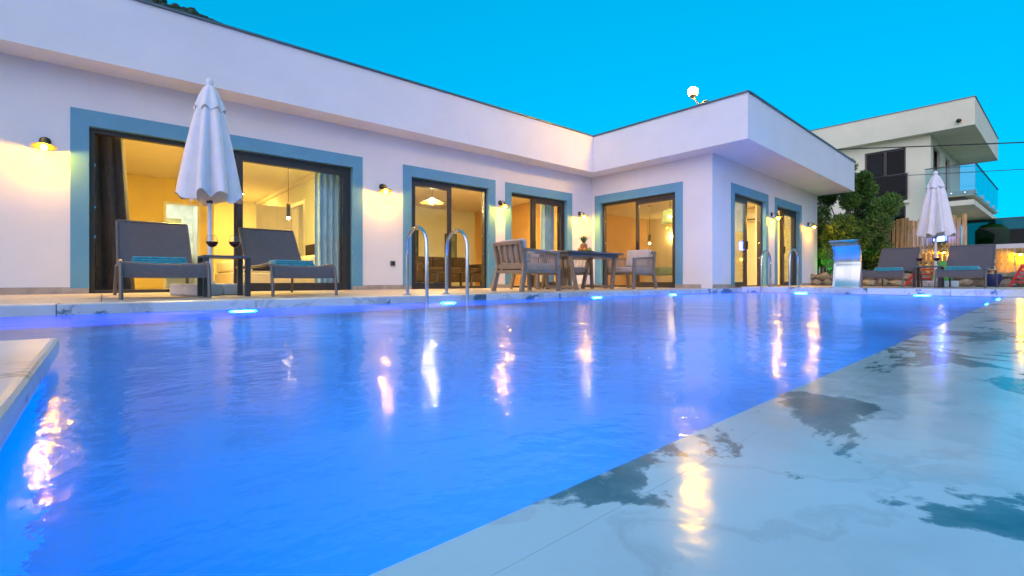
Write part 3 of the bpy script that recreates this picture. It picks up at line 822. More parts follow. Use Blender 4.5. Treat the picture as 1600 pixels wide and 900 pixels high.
def make_towel(label):
    th = thing('towel', label, 'towel', (0,0,0), 0, 'folded turquoise towels')
    for k in range(3):
        rows = []; 
        bm_ = MB().box(-.24+.006*k, .24-.01*k, -.13, .13-.012*k, k*.024, k*.024+.026)
        o_ = bm_.obj('fold', 'towel', th, bevel=.012, seg=3, smooth=True)
    return th
T1 = make_towel('folded turquoise towel on the leftmost lounger')
T1.location = (.47, 6.30, .345); T1.rotation_euler = (0, 0, R(-4))
dup(T1, (1.78, 6.28, .345), R(5), 'folded turquoise towel on the second terrace lounger')
dup(T1, (12.85, 2.58, FZ+.345), R(-88), 'folded turquoise towel on the far lounger by the waterfall')
dup(T1, (12.75, 1.40, FZ+.345), R(-93), 'folded turquoise towel on the far right lounger')

def make_side_table(label):
    th = thing('side_table', label, 'side table', (0,0,0), 0, 'dark square side tables')
    a = .22
    MB().box(-a, a, -a, a, .415, .44).obj('top', 'table_top', th, bevel=.004)
    for sx in (-1, 1):
        for sy in (-1, 1):
            MB().box(sx*a-(.05 if sx > 0 else 0), sx*a+(.05 if sx < 0 else 0), sy*a-(.05 if sy > 0 else 0), sy*a+(.05 if sy < 0 else 0), 0, .4145).obj('leg', 'dark_metal', th, bevel=.003, seg=1)
    return th
S1 = make_side_table('dark square side table between the two terrace loungers')
S1.location = (1.02, 6.08, 0)
dup(S1, (13.1, 1.97, FZ), 0, 'dark square side table between the two far loungers')

GS = .9
def make_glass(label):
    th = thing('wine_glass', label, 'wine glass', (0,0,0), 0, 'red wine glasses')
    MB().lathe([(.042, 0), (.042, .003), (.008, .008), (.0045, .02), (.0045, .10), (.012, .11), (.045, .13), (.064, .165), (.066, .19), (.056, .235), (.048, .262)], 24, M=Matrix.Scale(GS, 4)).obj('glass', 'wine_glass', th, smooth=True)
    MB().lathe([(1e-6, .113), (.012, .114), (.043, .133), (.0615, .166), (.063, .183), (1e-6, .183)], 24, M=Matrix.Scale(GS, 4)).obj('red_wine', 'wine', th, smooth=True)
    return th
G1 = make_glass('glass of red wine left on the terrace side table')
G1.location = (.93, 6.22, .44)
dup(G1, (1.13, 6.10, .44), 0, 'glass of red wine right on the terrace side table')
dup(G1, (13.0, 2.10, FZ+.44), 0, 'glass of red wine left on the far side table')
dup(G1, (13.1, 1.84, FZ+.44), 0, 'glass of red wine right on the far side table')

# ------------------------------------------------------------------ parasols
def make_parasol(label):
    th = thing('parasol', label, 'parasol', (0,0,0), 0, 'closed white parasols')
    MB().tube([(0,0,.1), (0,0,2.50)], .024, 14).obj('pole', 'white_paint', th, smooth=True)
    prof = [(.315, 1.16), (.308, 1.24), (.292, 1.36), (.258, 1.58), (.222, 1.80), (.182, 2.02), (.155, 2.16), (.125, 2.26), (.10, 2.36), (.065, 2.46), (.035, 2.50)]
    def fold(a, i, r, z):
        k = (prof[i][1]-1.16)/1.34
        A = .26*(1-k)**.6 + .06
        f_ = .5+.5*math.cos(8*a + .7*math.sin(3*a+i*.12))
        rr = r*(1 - A + A*1.5*f_**.7 + .05*math.sin(5*a+1.3+i*.25))
        zz = z + (.03*math.cos(8*a)+.035*math.sin(3*a+1) + .02*math.sin(13*a) if i == 0 else 0) + (.012*math.sin(5*a) if i == 1 else 0)
        return rr, zz
    MB().lathe(prof, 96, fn=fold).obj('canopy', 'canvas', th, smooth=True)
    p2 = [(.150, 2.215), (.128, 2.30), (.10, 2.39), (.066, 2.47), (.03, 2.515)]
    def fold2(a, i, r, z):
        f_ = .5+.5*math.cos(8*a + .6*math.sin(2*a))
        return r*(.98+.16*f_), z + (.022*math.cos(8*a) if i == 0 else 0)
    o_ = MB().lathe(p2, 96, fn=fold2).obj('vent_cap', 'canvas', th, smooth=True, solid=.004)
    MB().lathe([(.02, 2.50), (.03, 2.52), (.042, 2.55), (.036, 2.585), (.012, 2.605), (1e-6, 2.606)], 16).obj('finial', 'white_paint', th, smooth=True)
    MB().lathe([(.034, 1.10), (.034, 1.17)], 14).obj('runner', 'dark_metal', th, smooth=True)
    for sx in (-1, 1):
        for sy in (-1, 1):
            MB().box(min(sx*.008, sx*.30), max(sx*.008, sx*.30), min(sy*.008, sy*.30), max(sy*.008, sy*.30), 0, .135).obj('base_block', 'white_plastic', th, bevel=.025, seg=3, smooth=True)
    MB().lathe([(.05, .136), (.05, .16), (.032, .17), (.032, .34)], 14).obj('base_tube', 'white_paint', th, smooth=True)
    return th
U1 = make_parasol('closed white parasol standing on the terrace beside the wine glasses')
U1.location = (.985, 6.75, 0); U1.rotation_euler = (0, 0, R(20))
dup(U1, (14.25, 2.02, FZ), R(75), 'closed white parasol on the far deck in front of the fence')

# ------------------------------------------------------------------ pool ladders
def make_ladder(label):
    """local: +y = deck side, water on -y"""
    th = thing('pool_ladder', label, 'pool ladder', (0,0,0), 0, 'stainless pool ladders')
    for x in (-.275, .275):
        pts = [(x, .34, .0)] + [(x, .34, z) for z in (.2, .45)]
        for k in range(1, 12):
            a = math.pi*k/12; pts.append((x, .115 + .225*math.cos(a), .56 + .225*math.sin(a)))
        pts += [(x, -.11, .5), (x, -.11, .1), (x, -.11, -.5), (x, -.11, -1.05)]
        MB().tube(pts, .021, 14).obj('rail', 'steel', th, smooth=True)
        MB().lathe([(.05, .0), (.052, .008), (.03, .02), (.022, .022)], 18, cx=x, cy=.34).obj('flange', 'steel', th, smooth=True)
    for z in (-.32, -.60, -.88):
        MB().box(-.275, .275, -.15, -.07, z, z+.025).obj('tread', 'steel', th, bevel=.006)
    return th
A1 = make_ladder('stainless pool ladder with twin arched rails in front of the second door')
A1.location = (3.03, COP_Y, .001)
dup(A1, (FAR_X, 4.05, FZ+.001), R(-90), 'stainless pool ladder at the far end before the wing doors')

# ------------------------------------------------------------------ waterfall
wf = thing('pool_waterfall', 'curved stainless waterfall spout pouring into the far end of the pool', 'waterfall', (FAR_X + .16, 2.89, FZ))
# back plate rises from the deck, arches over towards the pool
ctrl = [(.10, 0), (.165, .18), (.205, .36), (.215, .54), (.185, .70), (.115, .83), (.02, .905), (-.09, .925), (-.19, .895)]
pts = []
for i in range(len(ctrl)-1):
    p0, p1, p2, p3 = ctrl[max(i-1, 0)], ctrl[i], ctrl[i+1], ctrl[min(i+2, len(ctrl)-1)]
    for k in range(4):
        u = k/4
        pts.append(tuple(.5*(2*p1[q] + (p2[q]-p0[q])*u + (2*p0[q]-5*p1[q]+4*p2[q]-p3[q])*u*u + (3*p1[q]-p0[q]-3*p2[q]+p3[q])*u**3) for q in (0, 1)))
pts.append(ctrl[-1])
hw = .225
MB().sheet([[(x, -hw, z) for x, z in pts], [(x, hw, z) for x, z in pts]]).obj('sheet', 'steel', wf, smooth=True, solid=.012)
inner = []
for i, (x, z) in enumerate(pts):
    a, b = pts[max(i-1, 0)], pts[min(i+1, len(pts)-1)]
    dx, dz = b[0]-a[0], b[1]-a[1]; ln = math.hypot(dx, dz); w = .07*min(1, (len(pts)-1-i)/8 + .12)
    inner.append((x - dz/ln*w, z + dx/ln*w))
for s in (-1, 1):
    rows = [[(x, s*hw*.995, z) for x, z in pts], [(x, s*hw*.995, z) for x, z in inner]]
    MB().sheet(rows).obj('cheek', 'steel', wf, smooth=False, solid=.006)
MB().box(-.0, .18, -hw-.03, hw+.03, 0, .02).obj('foot', 'steel', wf, bevel=.004)
# falling water
glassmat('falling_water', (.90, .95, .90), 1.33, rough=.2, boost=.9)
wp = []
x0, z0 = pts[-1]
fall = [(x0, z0)] + [(x0 - .01 - .20*(k/10)**.8, z0 - (z0 - (WATER-FZ-.02))*(k/10)**1.5) for k in range(1, 11)]
rows = []
for j in range(25):
    yy = -hw*.95 + 2*hw*.95*j/24
    rows.append([(x + .008*math.sin(j*1.7+k*.4)*(k/10), yy*(1-.10*k/10), z) for k, (x, z) in enumerate(fall)])
o_ = MB().sheet(rows).obj('water_curtain', 'falling_water', wf, smooth=True)
# ------------------------------------------------------------------ dining set
def make_chair(label):
    """faces +x; origin at floor centre"""
    th = thing('dining_armchair', label, 'armchair', (0,0,0), 0, 'rope sided dining armchairs')
    D, Wd = .78, .70; xb, xf = -D/2, D/2; hw = Wd/2
    for s in (-1, 1):
        MB().beam((xb-.02, s*(hw+.0), 0), (xb+.07, s*(hw-.025), .40), .05, .075, (1,0,0)).obj('leg', 'taupe_metal', th, bevel=.006)
        MB().beam((xb+.07, s*(hw-.026), .395), (xb-.01, s*(hw-.035), .78), .05, .07, (1,0,0)).obj('back_post', 'taupe_metal', th, bevel=.008)
        MB().beam((xf+.01, s*hw, 0), (xf-.02, s*hw, .60), .05, .065, (1,0,0)).obj('leg', 'taupe_metal', th, bevel=.006)
        MB().beam((xb+.035, s*(hw-.005), .66), (xf+.012, s*hw, .615), .06, .035).obj('armrest', 'taupe_metal', th, bevel=.006)
        MB().beam((xb+.06, s*(hw-.01), .315), (xf-.03, s*hw, .315), .03, .045).obj('side_rail', 'taupe_metal', th, bevel=.004)
        rp = MB()
        for k in range(15):
            f_ = (k+.6)/15; xx = xb+.10 + (D-.16)*f_
            za = .655 - .045*f_
            rp.tube([(xx-.02, s*(hw-.006), za-.012), (xx, s*(hw-.014), .48), (xx+.0, s*(hw-.005), .325)], .0085, 6, cap=False)
        rp.obj('rope_side', 'taupe_rope', th, smooth=True)
    MB().box(xb+.03, xf-.02, -hw+.03, hw-.03, .29, .335).obj('seat_frame', 'taupe_metal', th, bevel=.005)
    MB().box(xb+.11, xf-.0, -hw+.045, hw-.045, .336, .45).obj('seat_cushion', 'cushion', th, bevel=.035, seg=3, smooth=True)
    Mb = Matrix.Translation((xb+.075, 0, .36)) @ Matrix.Rotation(R(-12), 4, 'Y')
    MB().box(.045, .165, -hw+.07, hw-.07, .09, .455, Mb).obj('back_cushion', 'cushion', th, bevel=.04, seg=3, smooth=True)
    MB().beam((xb-.005, -hw+.02, .765), (xb-.005, hw-.02, .765), .045, .06).obj('top_rail', 'taupe_metal', th, bevel=.008)
    MB().beam((xb+.062, -hw+.05, .40), (xb+.062, hw-.05, .40), .04, .09).obj('lower_rail', 'taupe_metal', th, bevel=.005)
    for k in range(4):
        yy = -hw + .14 + k*(Wd-.28)/3
        MB().beam((xb+.056, yy, .43), (xb-.002, yy, .75), .02, .05, (0,1,0)).obj('slat', 'taupe_metal', th, bevel=.003)
    return th
C1 = make_chair('dining armchair with slatted back turned to the pool, left end of the table')
C1.location = (5.30, 5.85, 0)
dup(C1, (8.55, 6.12, 0), R(180), 'dining armchair facing the table from its right end by the wing door')
dup(C1, (6.75, 7.12, 0), R(-90), 'dining armchair behind the table on the side of the third door')
dup(C1, (7.65, 7.12, 0), R(-90), 'dining armchair behind the table on the side of the wing corner')
dt = thing('dining_table', 'dark grey dining table with splayed legs holding the fruit', 'table', (7.2, 6.36, 0))
MB().box(-.82, .82, -.45, .45, .685, .72).obj('top', 'table_top', dt, bevel=.006)
MB().box(-.74, .74, -.38, .38, .62, .6845).obj('apron', 'table_top', dt, bevel=.004)
for sx in (-1, 1):
    for sy in (-1, 1):
        MB().beam((sx*.66, sy*.34, .63), (sx*.52, sy*.38, .0), .05, .075, (0,1,0)).obj('leg', 'taupe_metal', dt, bevel=.005)
    MB().beam((sx*.53, -.36, .05), (sx*.53, .36, .05), .04, .05).obj('foot_bar', 'taupe_metal', dt, bevel=.005)
# fruit
fz = .7205
bw = thing('fruit_platter', 'dark fruit platter on the dining table', 'platter', (7.25, 6.30, fz))
MB().lathe([(.08, 0), (.10, .006), (.20, .02), (.21, .028), (.19, .02), (.09, .010), (1e-6, .009)], 28).obj('dish', 'sofa_fabric', bw, smooth=True)
pn = thing('pineapple', 'pineapple with spiky green crown standing among the fruit', 'pineapple', (7.27, 6.32, fz+.012))
def pine(a, i, r, z): return r*(1+.05*math.cos(8*a + i*math.pi)), z
MB().lathe([(.03, 0), (.058, .02), (.072, .06), (.074, .10), (.066, .145), (.045, .175), (.02, .185)], 32, fn=pine).obj('body', 'pineapple', pn, smooth=True)
mb = MB()
for k in range(34):
    a = k*2.399; f_ = k/34; ln = .16*(1-.35*f_) + .02; sp = .85*(1-f_)
    d = Vector((math.cos(a)*sp, math.sin(a)*sp, 1)).normalized(); side = Vector((-math.sin(a), math.cos(a), 0))*.012
    b = Vector((math.cos(a)*.018*(1-f_), math.sin(a)*.018*(1-f_), .175 + .03*f_))
    mdl = b + d*ln*.55 ; tip = b + d*ln + Vector((math.cos(a), math.sin(a), -.3))*.02*(1-f_)
    mb.add([b-side*.7, b+side*.7, mdl+side, tip, mdl-side], [(0,1,2,4),(4,2,3)])
mb.obj('crown', 'pineapple_leaf', pn)
for i, (nm, mat, dx, dy, dz, r, lb) in enumerate([
    ('orange', 'orange_peel', -.13, -.03, .06, .043, 'orange at the left end of the platter'), ('orange', 'orange_peel', -.09, -.10, .055, .041, 'orange at the front of the platter'),
    ('orange', 'orange_peel', -.08, .03, .062, .043, 'orange leaning on the left of the pineapple'), ('mango', 'mango_red', -.05, -.06, .115, .045, 'reddish mango resting on the oranges'),
    ('apple', 'apple_green', .03, -.12, .057, .042, 'green apple in front of the pineapple'), ('mango', 'mango_red', .12, -.05, .058, .045, 'reddish mango at the right of the platter'),
    ('apple', 'apple_green', .06, .12, .057, .041, 'green apple behind the pineapple')]):
    o_ = MB().sphere((0,0,0), r, 14, 10, .92 if nm != 'mango' else 1.1).obj(nm, mat, None, smooth=True, loc=(7.25+dx, 6.30+dy, fz+dz))
    st = MB().tube([(0,0,r*.8), (.004,0,r*1.12)], .003, 5).obj('stem', 'bark', o_)
    tag(o_, lb, nm)

# ------------------------------------------------------------------ far garden
gp = MB().box(14.75, 26, -10, 12, -.2, FZ-.03).obj('garden_ground', 'garden_paving'); struct(gp)
# low stone wall in front of the fence
sw_ = thing('stone_wall', 'low rubble stone wall behind the far loungers', 'wall', (17.2, 2.9, 0))
MB().box(-.02, .2, -2.3, 2.6, 0, .36).obj('core', 'mortar', sw_)
stones = []
for k in range(6):
    mb = MB().sphere((0,0,0), 1, 8, 6)
    mb.v = [(x*(1+.55*noise.noise(Vector((x,y,z))*1.7+Vector((k*9,0,0)))), y*(1+.55*noise.noise(Vector((y,z,x))*1.6+Vector((0,k*7,0)))), z*(1+.55*noise.noise(Vector((z,x,y))*1.8+Vector((0,0,k*5))))) for x, y, z in mb.v]
    o_ = mb.obj('stone', 'garden_stone', sw_, smooth=False); stones.append(o_)
first = set()
for row in range(2):
    y = -2.25 + row*.13
    while y < 2.5:
        w = random.uniform(.13, .22); k = random.randrange(6)
        o_ = stones[k] if k not in first else stones[k].copy()
        if k in first: COL.objects.link(o_)
        first.add(k); o_.parent = sw_
        o_.location = (-.05, y+w, .10 + row*.19 + random.uniform(-.015, .015)); o_.scale = (.10, w, random.uniform(.09, .115)); o_.rotation_euler = (random.uniform(-.2,.2), 0, random.uniform(-.1,.1))
        y += 2*w + .005
# fences
def fence(name, label, x, y0, y1, h, bw=.10, gap=.018, mat='fence_wood', hv=.06, group=None):
    th = thing(name, label, 'fence', (x, (y0+y1)/2, 0))
    for z in (.35, h*.55, h-.3):
        MB().box(.03, .07, y0-(y0+y1)/2, y1-(y0+y1)/2, z, z+.08).obj('rail', 'fence_wood_dark', th)
    y = y0 - (y0+y1)/2; me = None
    while y < (y1-y0)/2:
        o_ = bpy.data.objects.new('board', me) if me else MB().box(0, .022, 0, bw, 0, h).obj('board', mat, th, bevel=.003, seg=1)
        if not me: me = o_.data
        else: COL.objects.link(o_); o_.parent = th
        o_.location = (random.uniform(-.004, .004), y, .0); o_.scale = (1, random.uniform(.86, 1.08), 1 + random.uniform(-hv, hv)*.5)
        o_.rotation_euler = (random.uniform(-.006, .006), 0, random.uniform(-.03, .03))
        y += bw + gap*random.uniform(.7, 1.2)
    return th
fence('wooden_fence', 'tall wooden picket fence behind the far parasol', 20, 2.12, 7.6, 2.16)
fence('low_fence', 'low wooden board fence at the right edge of the garden', 20.3, -1.2, 2.05, 1.12, .13, .008, hv=.02)
fence('short_fence', 'short picket fence standing before the tall fence behind the loungers', 18.3, 2.0, 3.95, .95, .07, .05)

# fence lamp, lanterns
def fence_lamp(p, label):
    th = thing('fence_lamp', label, 'lamp', p)
    MB().box(-.06, 0, -.04, .04, -.05, .05).obj('plate', 'dark_bronze', th, bevel=.005)
    MB().lathe([(.03, .06), (.09, .0), (.092, -.01)], 18, cx=-.12).obj('shade', 'brass', th, smooth=True, solid=.003)
    MB().sphere((-.12, 0, -.03), .035, 12, 8).obj('bulb', 'bulb_warm', th, smooth=True)
fence_lamp((20.29, 1.0, .95), 'warm lamp glowing on the low fence')
fence_lamp((19.99, 2.62, 1.05), 'warm lamp glowing on the tall fence below the blue lantern')
ln = thing('blue_lantern', 'square lantern glowing blue on the tall fence behind the parasol', 'lantern', (19.86, 2.72, 1.38))
MB().box(-.13, .11, -.14, .14, .02, .34).obj('glass', 'lantern_blue', ln, bevel=.02)
f = MB()
for sx in (-.135, .115):
    for sy in (-.145, .145): f.box(sx-.014, sx+.014, sy-.014, sy+.014, 0, .36)
f.box(-.16, .13, -.17, .17, .36, .39).box(-.16, .13, -.17, .17, -.02, 0); f.obj('cage', 'dark_bronze', ln)
gs = thing('garden_spotlight', 'green garden spotlight at the foot of the tree', 'spotlight', (18.05, 5.35, FZ-.03))
MB().tube([(0,0,0), (0,0,.16)], .015, 8).obj('spike', 'black_rubber', gs)
Mg = Matrix.Translation((0,0,.2)) @ Matrix.Rotation(R(25), 4, 'X')
MB().lathe([(.05, -.06), (.06, .05), (.055, .05), (.045, -.05)], 16, M=Mg).obj('housing', 'black_rubber', gs, smooth=True)
MB().lathe([(.05, .02), (1e-6, .025)], 16, M=Mg).obj('lens', 'green_spot', gs)

# play equipment
sl = thing('play_slide', 'red plastic slide frame half hidden behind the far loungers', 'slide', (15.6, 2.42, FZ))
for s in (-.2, .2):
    MB().beam((0, s+.18, 0), (0, s-.08, .5), .05, .07, (1,0,0)).obj('side', 'red_plastic', sl, bevel=.015)
for k in range(4): MB().box(-.05, .05, -.22+.14-.06*k, .22+.14-.06*k, .06+.11*k, .10+.11*k).obj('step', 'red_plastic', sl, bevel=.012)
gd = thing('play_figure', 'green plastic play tree standing behind the far side table', 'toy', (15.3, 2.05, FZ))
poly = [(-.18,0),(.18,0),(.16,.1),(.07,.14),(.20,.18),(.17,.28),(.09,.33),(.16,.40),(.10,.52),(.03,.62),(-.06,.60),(-.11,.5),(-.07,.42),(-.16,.34),(-.10,.27),(-.2,.18),(-.08,.13),(-.17,.1)]
mb = MB().prism(poly, -.04, .04); mb.v = [(z, x, y) for x, y, z in mb.v]
mb.obj('body', 'green_plastic', gd, bevel=.02, smooth=True)
MB().box(-.14, .14, -.2, .2, 0, .035).obj('foot', 'red_plastic', gd, bevel=.01)
sa = thing('seesaw', 'red plastic seesaw stand with slanted slats and a green beam', 'seesaw', (16.5, .72, FZ))
for s, n_ in ((-1, 'side'), (1, 'side')):
    MB().beam((0, s*.28, 0), (0, s*.06, .52), .05, .07, (1,0,0)).obj(n_, 'red_plastic', sa, bevel=.015)
for k in range(5):
    z = .08 + k*.085; hwk = .24 - .22*(z/.52)
    MB().beam((0, -hwk, z-.03), (0, hwk, z+.04), .04, .035, (1,0,0)).obj('slat', 'red_plastic', sa, bevel=.008)
MB().beam((0, .06, .50), (.3, -1.6, .56), .08, .06).obj('beam', 'green_plastic', sa, bevel=.02, smooth=True)
bc = thing('blue_tub', 'dark blue plastic tub behind the rightmost lounger', 'tub', (16.4, 1.28, FZ))
MB().lathe([(.10, 0), (.145, .10), (.16, .24), (.15, .30), (.135, .30), (.13, .15), (1e-6, .05)], 20).obj('shell', 'blue_plastic', bc, smooth=True)
MB().tube([(0, -.15, .26), (0, -.19, .22), (0, -.15, .16)], .014, 8).obj('handle', 'blue_plastic', bc, smooth=True)

# ------------------------------------------------------------------ tree
def make_tree(name, label, loc, rx, rz_, zc, nl, seed, lmat='leaf'):
    rnd = random.Random(seed)
    th = thing(name, label, 'tree', loc)
    tr_ = MB()
    tr_.tube([(0,0,-.1), (.05,.03,.5), (-.04,.08,1.1), (.02,.05,zc*.8), (0,0,zc+rz_*.5)], [.13,.11,.09,.06,.02], 9)
    clumps = []
    for k in range(46):
        while True:
            p = Vector((rnd.uniform(-1,1), rnd.uniform(-1,1), rnd.uniform(-1,1)))
            if .25 < p.length < 1: break
        p = p.normalized() * (p.length**.5)
        taper = 1 - .66*max(0, p.z)
        q = Vector((p.x*rx*taper, p.y*rx*taper, zc + p.z*rz_))
        clumps.append((q, rnd.uniform(.22, .42)))
    for q, r in clumps[:18]:
        tr_.tube([(0,0,zc*.45 + rnd.uniform(0,.5)), q*.55 + Vector((0,0,zc*.22)), q], [.035,.022,.008], 5)
    tr_.obj('trunk', 'bark', th, smooth=True)
    mb = MB()
    for q, r in clumps:
        for _ in range(int(nl/46)):
            d = Vector((rnd.gauss(0,1), rnd.gauss(0,1), rnd.gauss(0,.9))); d.normalize()
            p = q + d*r*rnd.uniform(.25, 1.1)**.6
            ln = rnd.uniform(.06, .11); 
            ax = (d*.6 + Vector((rnd.gauss(0,.5), rnd.gauss(0,.5), rnd.uniform(-.2,.9)))).normalized()
            sd_ = ax.cross(Vector((rnd.gauss(0,1), rnd.gauss(0,1), rnd.gauss(0,1)))).normalized()*ln*.26
            mb.add([p, p+ax*ln*.5+sd_, p+ax*ln, p+ax*ln*.5-sd_], [(0,1,2,3)])
    me = bpy.data.meshes.new('crown'); me.from_pydata(mb.v, [], mb.f); me.materials.append(MATS[lmat])
    o_ = bpy.data.objects.new('crown', me); COL.objects.link(o_); o_.parent = th
    return th
make_tree('bushy_tree', 'dense bushy green tree between the wing and the neighbouring house', (19.0, 4.90, 0), 1.40, 1.95, 2.15, 52000, 3)

# ------------------------------------------------------------------ neighbouring house
nb = thing('neighbour_house', 'cream two storey house with overhanging flat roof and glass balcony', 'house', (26.4, 3.9, 0))
NL = Vector((26.4, 3.9, 0))
def npart(mb, name, mat, parent=None, **kw):
    o_ = mb.obj(name, mat, parent or nb, **kw)
    if parent is None: o_.location = -NL
    return o_
NW, NY = 26.4, 3.9
FL2 = 3.76
# walls: face normal -X with two openings one above the other, face normal -Y with two doors
def yq(a): return a
op = (4.72, 6.19)
mb = MB().box(NW, NW+.3, NY, op[0], -.2, 6.289).box(NW, NW+.3, op[1], 14, -.2, 6.289)
mb.box(NW+.0005, NW+.3, op[0], op[1], 5.93, 6.289).box(NW+.0005, NW+.3, op[0], op[1], 3.40, FL2).box(NW+.0005, NW+.3, op[0], op[1], -.2, 1.2)
npart(mb, 'wall', 'plaster_cream')
dd = [(27.0, 28.6), (30.0, 31.2)]
mb = MB().box(NW+.3, dd[0][0], NY+.0005, NY+.3, -.2, 6.288).box(dd[0][1], dd[1][0], NY+.0005, NY+.3, -.2, 6.288).box(dd[1][1], 34.4, NY+.0005, NY+.3, -.2, 6.288)
for a, b in dd: mb.box(a, b, NY+.001, NY+.3, 5.95, 6.288).box(a, b, NY+.001, NY+.3, -.2, FL2)
npart(mb, 'wall', 'plaster_cream')
npart(MB().box(26.0, 34.8, 2.52, 14, 6.29, 7.38), 'roof', 'plaster_cream')
npart(MB().box(25.97, 34.83, 2.49, 14, 7.381, 7.41), 'roof_cap', 'cap_metal')
def nwin(x0, x1, y0, y1, z0, z1, axis):
    f = MB(); w = .07
    if axis == 'x':   # plane normal X, spans y
        xx = NW + .10
        f.box(xx, xx+.08, y0, y0+w, z0, z1).box(xx, xx+.08, y1-w, y1, z0, z1).box(xx, xx+.08, y0+w, y1-w, z1-w, z1).box(xx, xx+.08, y0+w, y1-w, z0, z0+w)
        ym = (y0+y1)/2; f.box(xx-.001, xx+.079, ym-.05, ym+.05, z0+w, z1-w)
        o_ = npart(f, 'window', 'door_frame')
        MB().box(xx+.03, xx+.04, y0+w, ym-.05, z0+w, z1-w).obj('pane', 'pane_dark', o_); MB().box(xx+.03, xx+.04, ym+.05, y1-w, z0+w, z1-w).obj('pane', 'pane_dark', o_)
    else:
        yy = NY + .10
        f.box(x0, x0+w, yy, yy+.08, z0, z1).box(x1-w, x1, yy, yy+.08, z0, z1).box(x0+w, x1-w, yy, yy+.08, z1-w, z1).box(x0+w, x1-w, yy, yy+.08, z0, z0+w)
        o_ = npart(f, 'window', 'door_frame')
        MB().box(x0+w, x1-w, yy+.03, yy+.04, z0+w, z1-w).obj('pane', 'pane_dark', o_)
nwin(0, 0, op[0]+.002, op[1]-.002, FL2+.002, 5.928, 'x'); nwin(0, 0, op[0]+.002, op[1]-.002, 1.202, 3.398, 'x')
for a, b in dd: nwin(a+.002, b-.002, 0, 0, FL2+.002, 5.948, 'y')
# dark rooms behind
mb = MB().box(NW+1.6, NW+1.65, NY+.32, 12, -.1, 6.2).box(NW+.31, NW+1.6, NY+.9, 12, 3.5, 3.6)
npart(mb, 'interior_wall', 'room_dim')
npart(MB().box(NW+.31, 34.3, NY+1.4, NY+1.45, 3.61, 6.2), 'interior_wall', 'window_dark')
npart(MB().box(NW+.40, NW+.43, op[0]+.9, op[1], FL2, 5.9), 'inner_curtain', 'curtain_blue')
# french balcony glass
frb = MB().box(NW-.12, NW-.105, op[0]-.08, op[1]+.08, FL2-.12, FL2+1.0)
o_ = npart(frb, 'balcony_glass', 'pane_dark')
MB().box(NW-.14, NW-.085, op[0]-.1, op[1]+.1, FL2+1.0, FL2+1.03).obj('rail', 'dark_metal', o_)
MB().box(NW-.16, NW-.001, op[0]-.12, op[1]+.12, FL2-.26, FL2-.14).obj('ledge', 'plaster_cream', o_)
for yy in (op[0]+.15, op[0]+.6, op[1]-.6, op[1]-.15):
    MB().tube([(NW-.15, yy, FL2-.03), (NW-.0, yy, FL2-.03)], .03, 8).obj('stud', 'steel', o_)
# balcony along the -Y face
bal = npart(MB().box(26.0, 34.6, 2.55, NY-.001, FL2-.22, FL2-.02), 'balcony', 'plaster_cream')
MB().box(26.0, 34.6, 2.55, NY-.001, FL2-.60, FL2-.40).obj('lower_slab', 'plaster_cream', bal)
MB().box(26.3, 34.4, 2.85, NY-.001, FL2-.40, FL2-.22).obj('slab_core', 'dark_metal', bal)
MB().box(25.96, 25.975, 2.5, NY+.1, FL2-.2, FL2+1.0).obj('glass', 'railing_glass', bal)
for k in range(4):
    MB().box(25.98+k*2.15, 25.98+k*2.15+2.11, 2.50, 2.515, FL2-.2, FL2+1.0).obj('glass', 'railing_glass', bal)
MB().box(25.94, 26.0, 2.5, NY+.12, FL2+1.0, FL2+1.03).box(26.0, 34.6, 2.48, 2.535, FL2+1.0, FL2+1.03).obj('rail', 'dark_metal', bal)
for k in range(4):
    for dx in (.2, 1.9):
        for dz in (-.14, -.06): MB().tube([(26+k*2.15+dx, 2.47, FL2+dz), (26+k*2.15+dx, 2.56, FL2+dz)], .03, 8).obj('stud', 'steel', bal)
for yy in (2.8, 3.2, 3.6): MB().tube([(25.94, yy, FL2-.1), (26.01, yy, FL2-.1)], .03, 8).obj('stud', 'steel', bal)
fl_ = thing('flood_light', 'small spotlight on the fascia of the neighbouring house', 'spotlight', (25.999, 2.95, 6.55))
MB().lathe([(.05, 0), (.05, .05)], 12, M=Matrix.Rotation(R(-90), 4, 'Y')).obj('mount', 'dark_bronze', fl_)
MB().sphere((-.12, .03, -.03), .08, 12, 8).obj('head', 'dark_bronze', fl_, smooth=True)
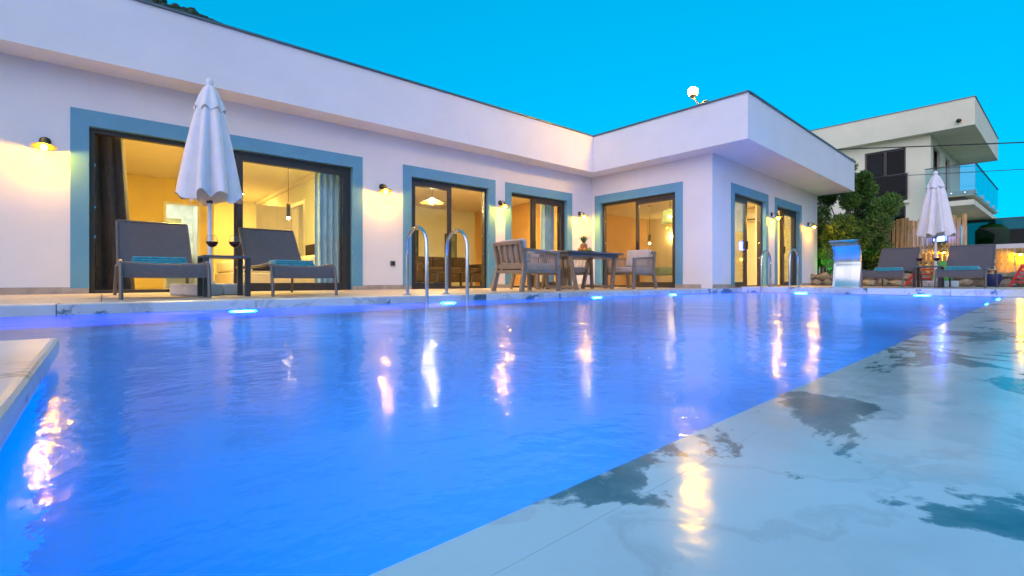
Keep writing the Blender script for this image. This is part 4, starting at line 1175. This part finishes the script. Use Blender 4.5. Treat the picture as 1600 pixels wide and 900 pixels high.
# gable roof behind
gr = thing('gable_roof_house', 'dark tiled gable roof peeking over the neighbouring house', 'house', (44, 12.4, 0))
mb = MB(); mb.add([(-3, -1.6, 9.3), (3, -1.6, 9.3), (3, 1.6, 9.3), (-3, 1.6, 9.3), (-3, 0, 11.0), (3, 0, 11.0)], [(0,1,5,4), (2,3,4,5), (0,4,3), (1,2,5), (0,3,2,1)])
mb.obj('roof', 'tile_roof', gr)
MB().box(-2.6, 2.6, -1.3, 1.3, 0, 9.299).obj('wall', 'plaster_cream', gr)
# terrace house at the far right with dark glass parapet
tn = thing('terrace_house', 'low white house with dark glass roof parapet at the right edge', 'house', (32, -.5, 0))
MB().box(0, 8, -12, 3.9, -.2, 1.65).obj('wall', 'plaster_cream', tn)
MB().box(-.15, 8.1, -12.1, 4.0, 1.6505, 1.86).obj('cornice', 'white_paint', tn)
for k in range(6):
    MB().box(-.05, -.03, 3.9-2.6*(k+1)+.03, 3.9-2.6*k, 1.861, 3.05).obj('glass', 'pane_dark', tn)
MB().box(-.07, -.01, -11.7, 3.9, 3.051, 3.09).obj('rail', 'dark_metal', tn)
MB().box(2.0, 7.5, -11, 3.2, 1.861, 2.7).obj('roof_block', 'window_dark', tn)
MB().tube([(-.12, 1.0, 0), (-.12, 1.0, 1.64)], .05, 8).obj('drain_pipe', 'white_paint', tn, smooth=True)
tk = thing('roof_tank', 'dark round tank behind the glass parapet', 'tank', (33, 2.6, 1.862))
MB().lathe([(.55, 0), (.6, .1), (.6, .75), (.4, 1.0), (.12, 1.08), (1e-6, 1.09)], 20).obj('body', 'green_plastic', tk, smooth=True)
MB().lathe([(.13, 1.07), (.13, 1.14)], 12).obj('lid', 'black_rubber', tk)
# overhead cables
def cable(a, b, sag, r, label):
    a, b = Vector(a), Vector(b); pts = []
    for k in range(25):
        f_ = k/24; p = a.lerp(b, f_); p.z -= sag*4*f_*(1-f_); pts.append(p)
    tag(MB().tube(pts, r, 5).obj('cable', 'wire', smooth=True), label, 'cable')
cable((22.2, 8.6, 5.8), (25.5, -6, 4.1), .05, .022, 'thick overhead cable crossing in front of the neighbouring house')
cable((23.5, 6.5, 4.45), (25.5, -6, 3.6), .05, .012, 'thin lower overhead cable crossing in front of the neighbouring house')
cable((12, 12.0, 4.25), (9.7, 5.6, 3.9), .02, .006, 'thin cable over the villa roof')
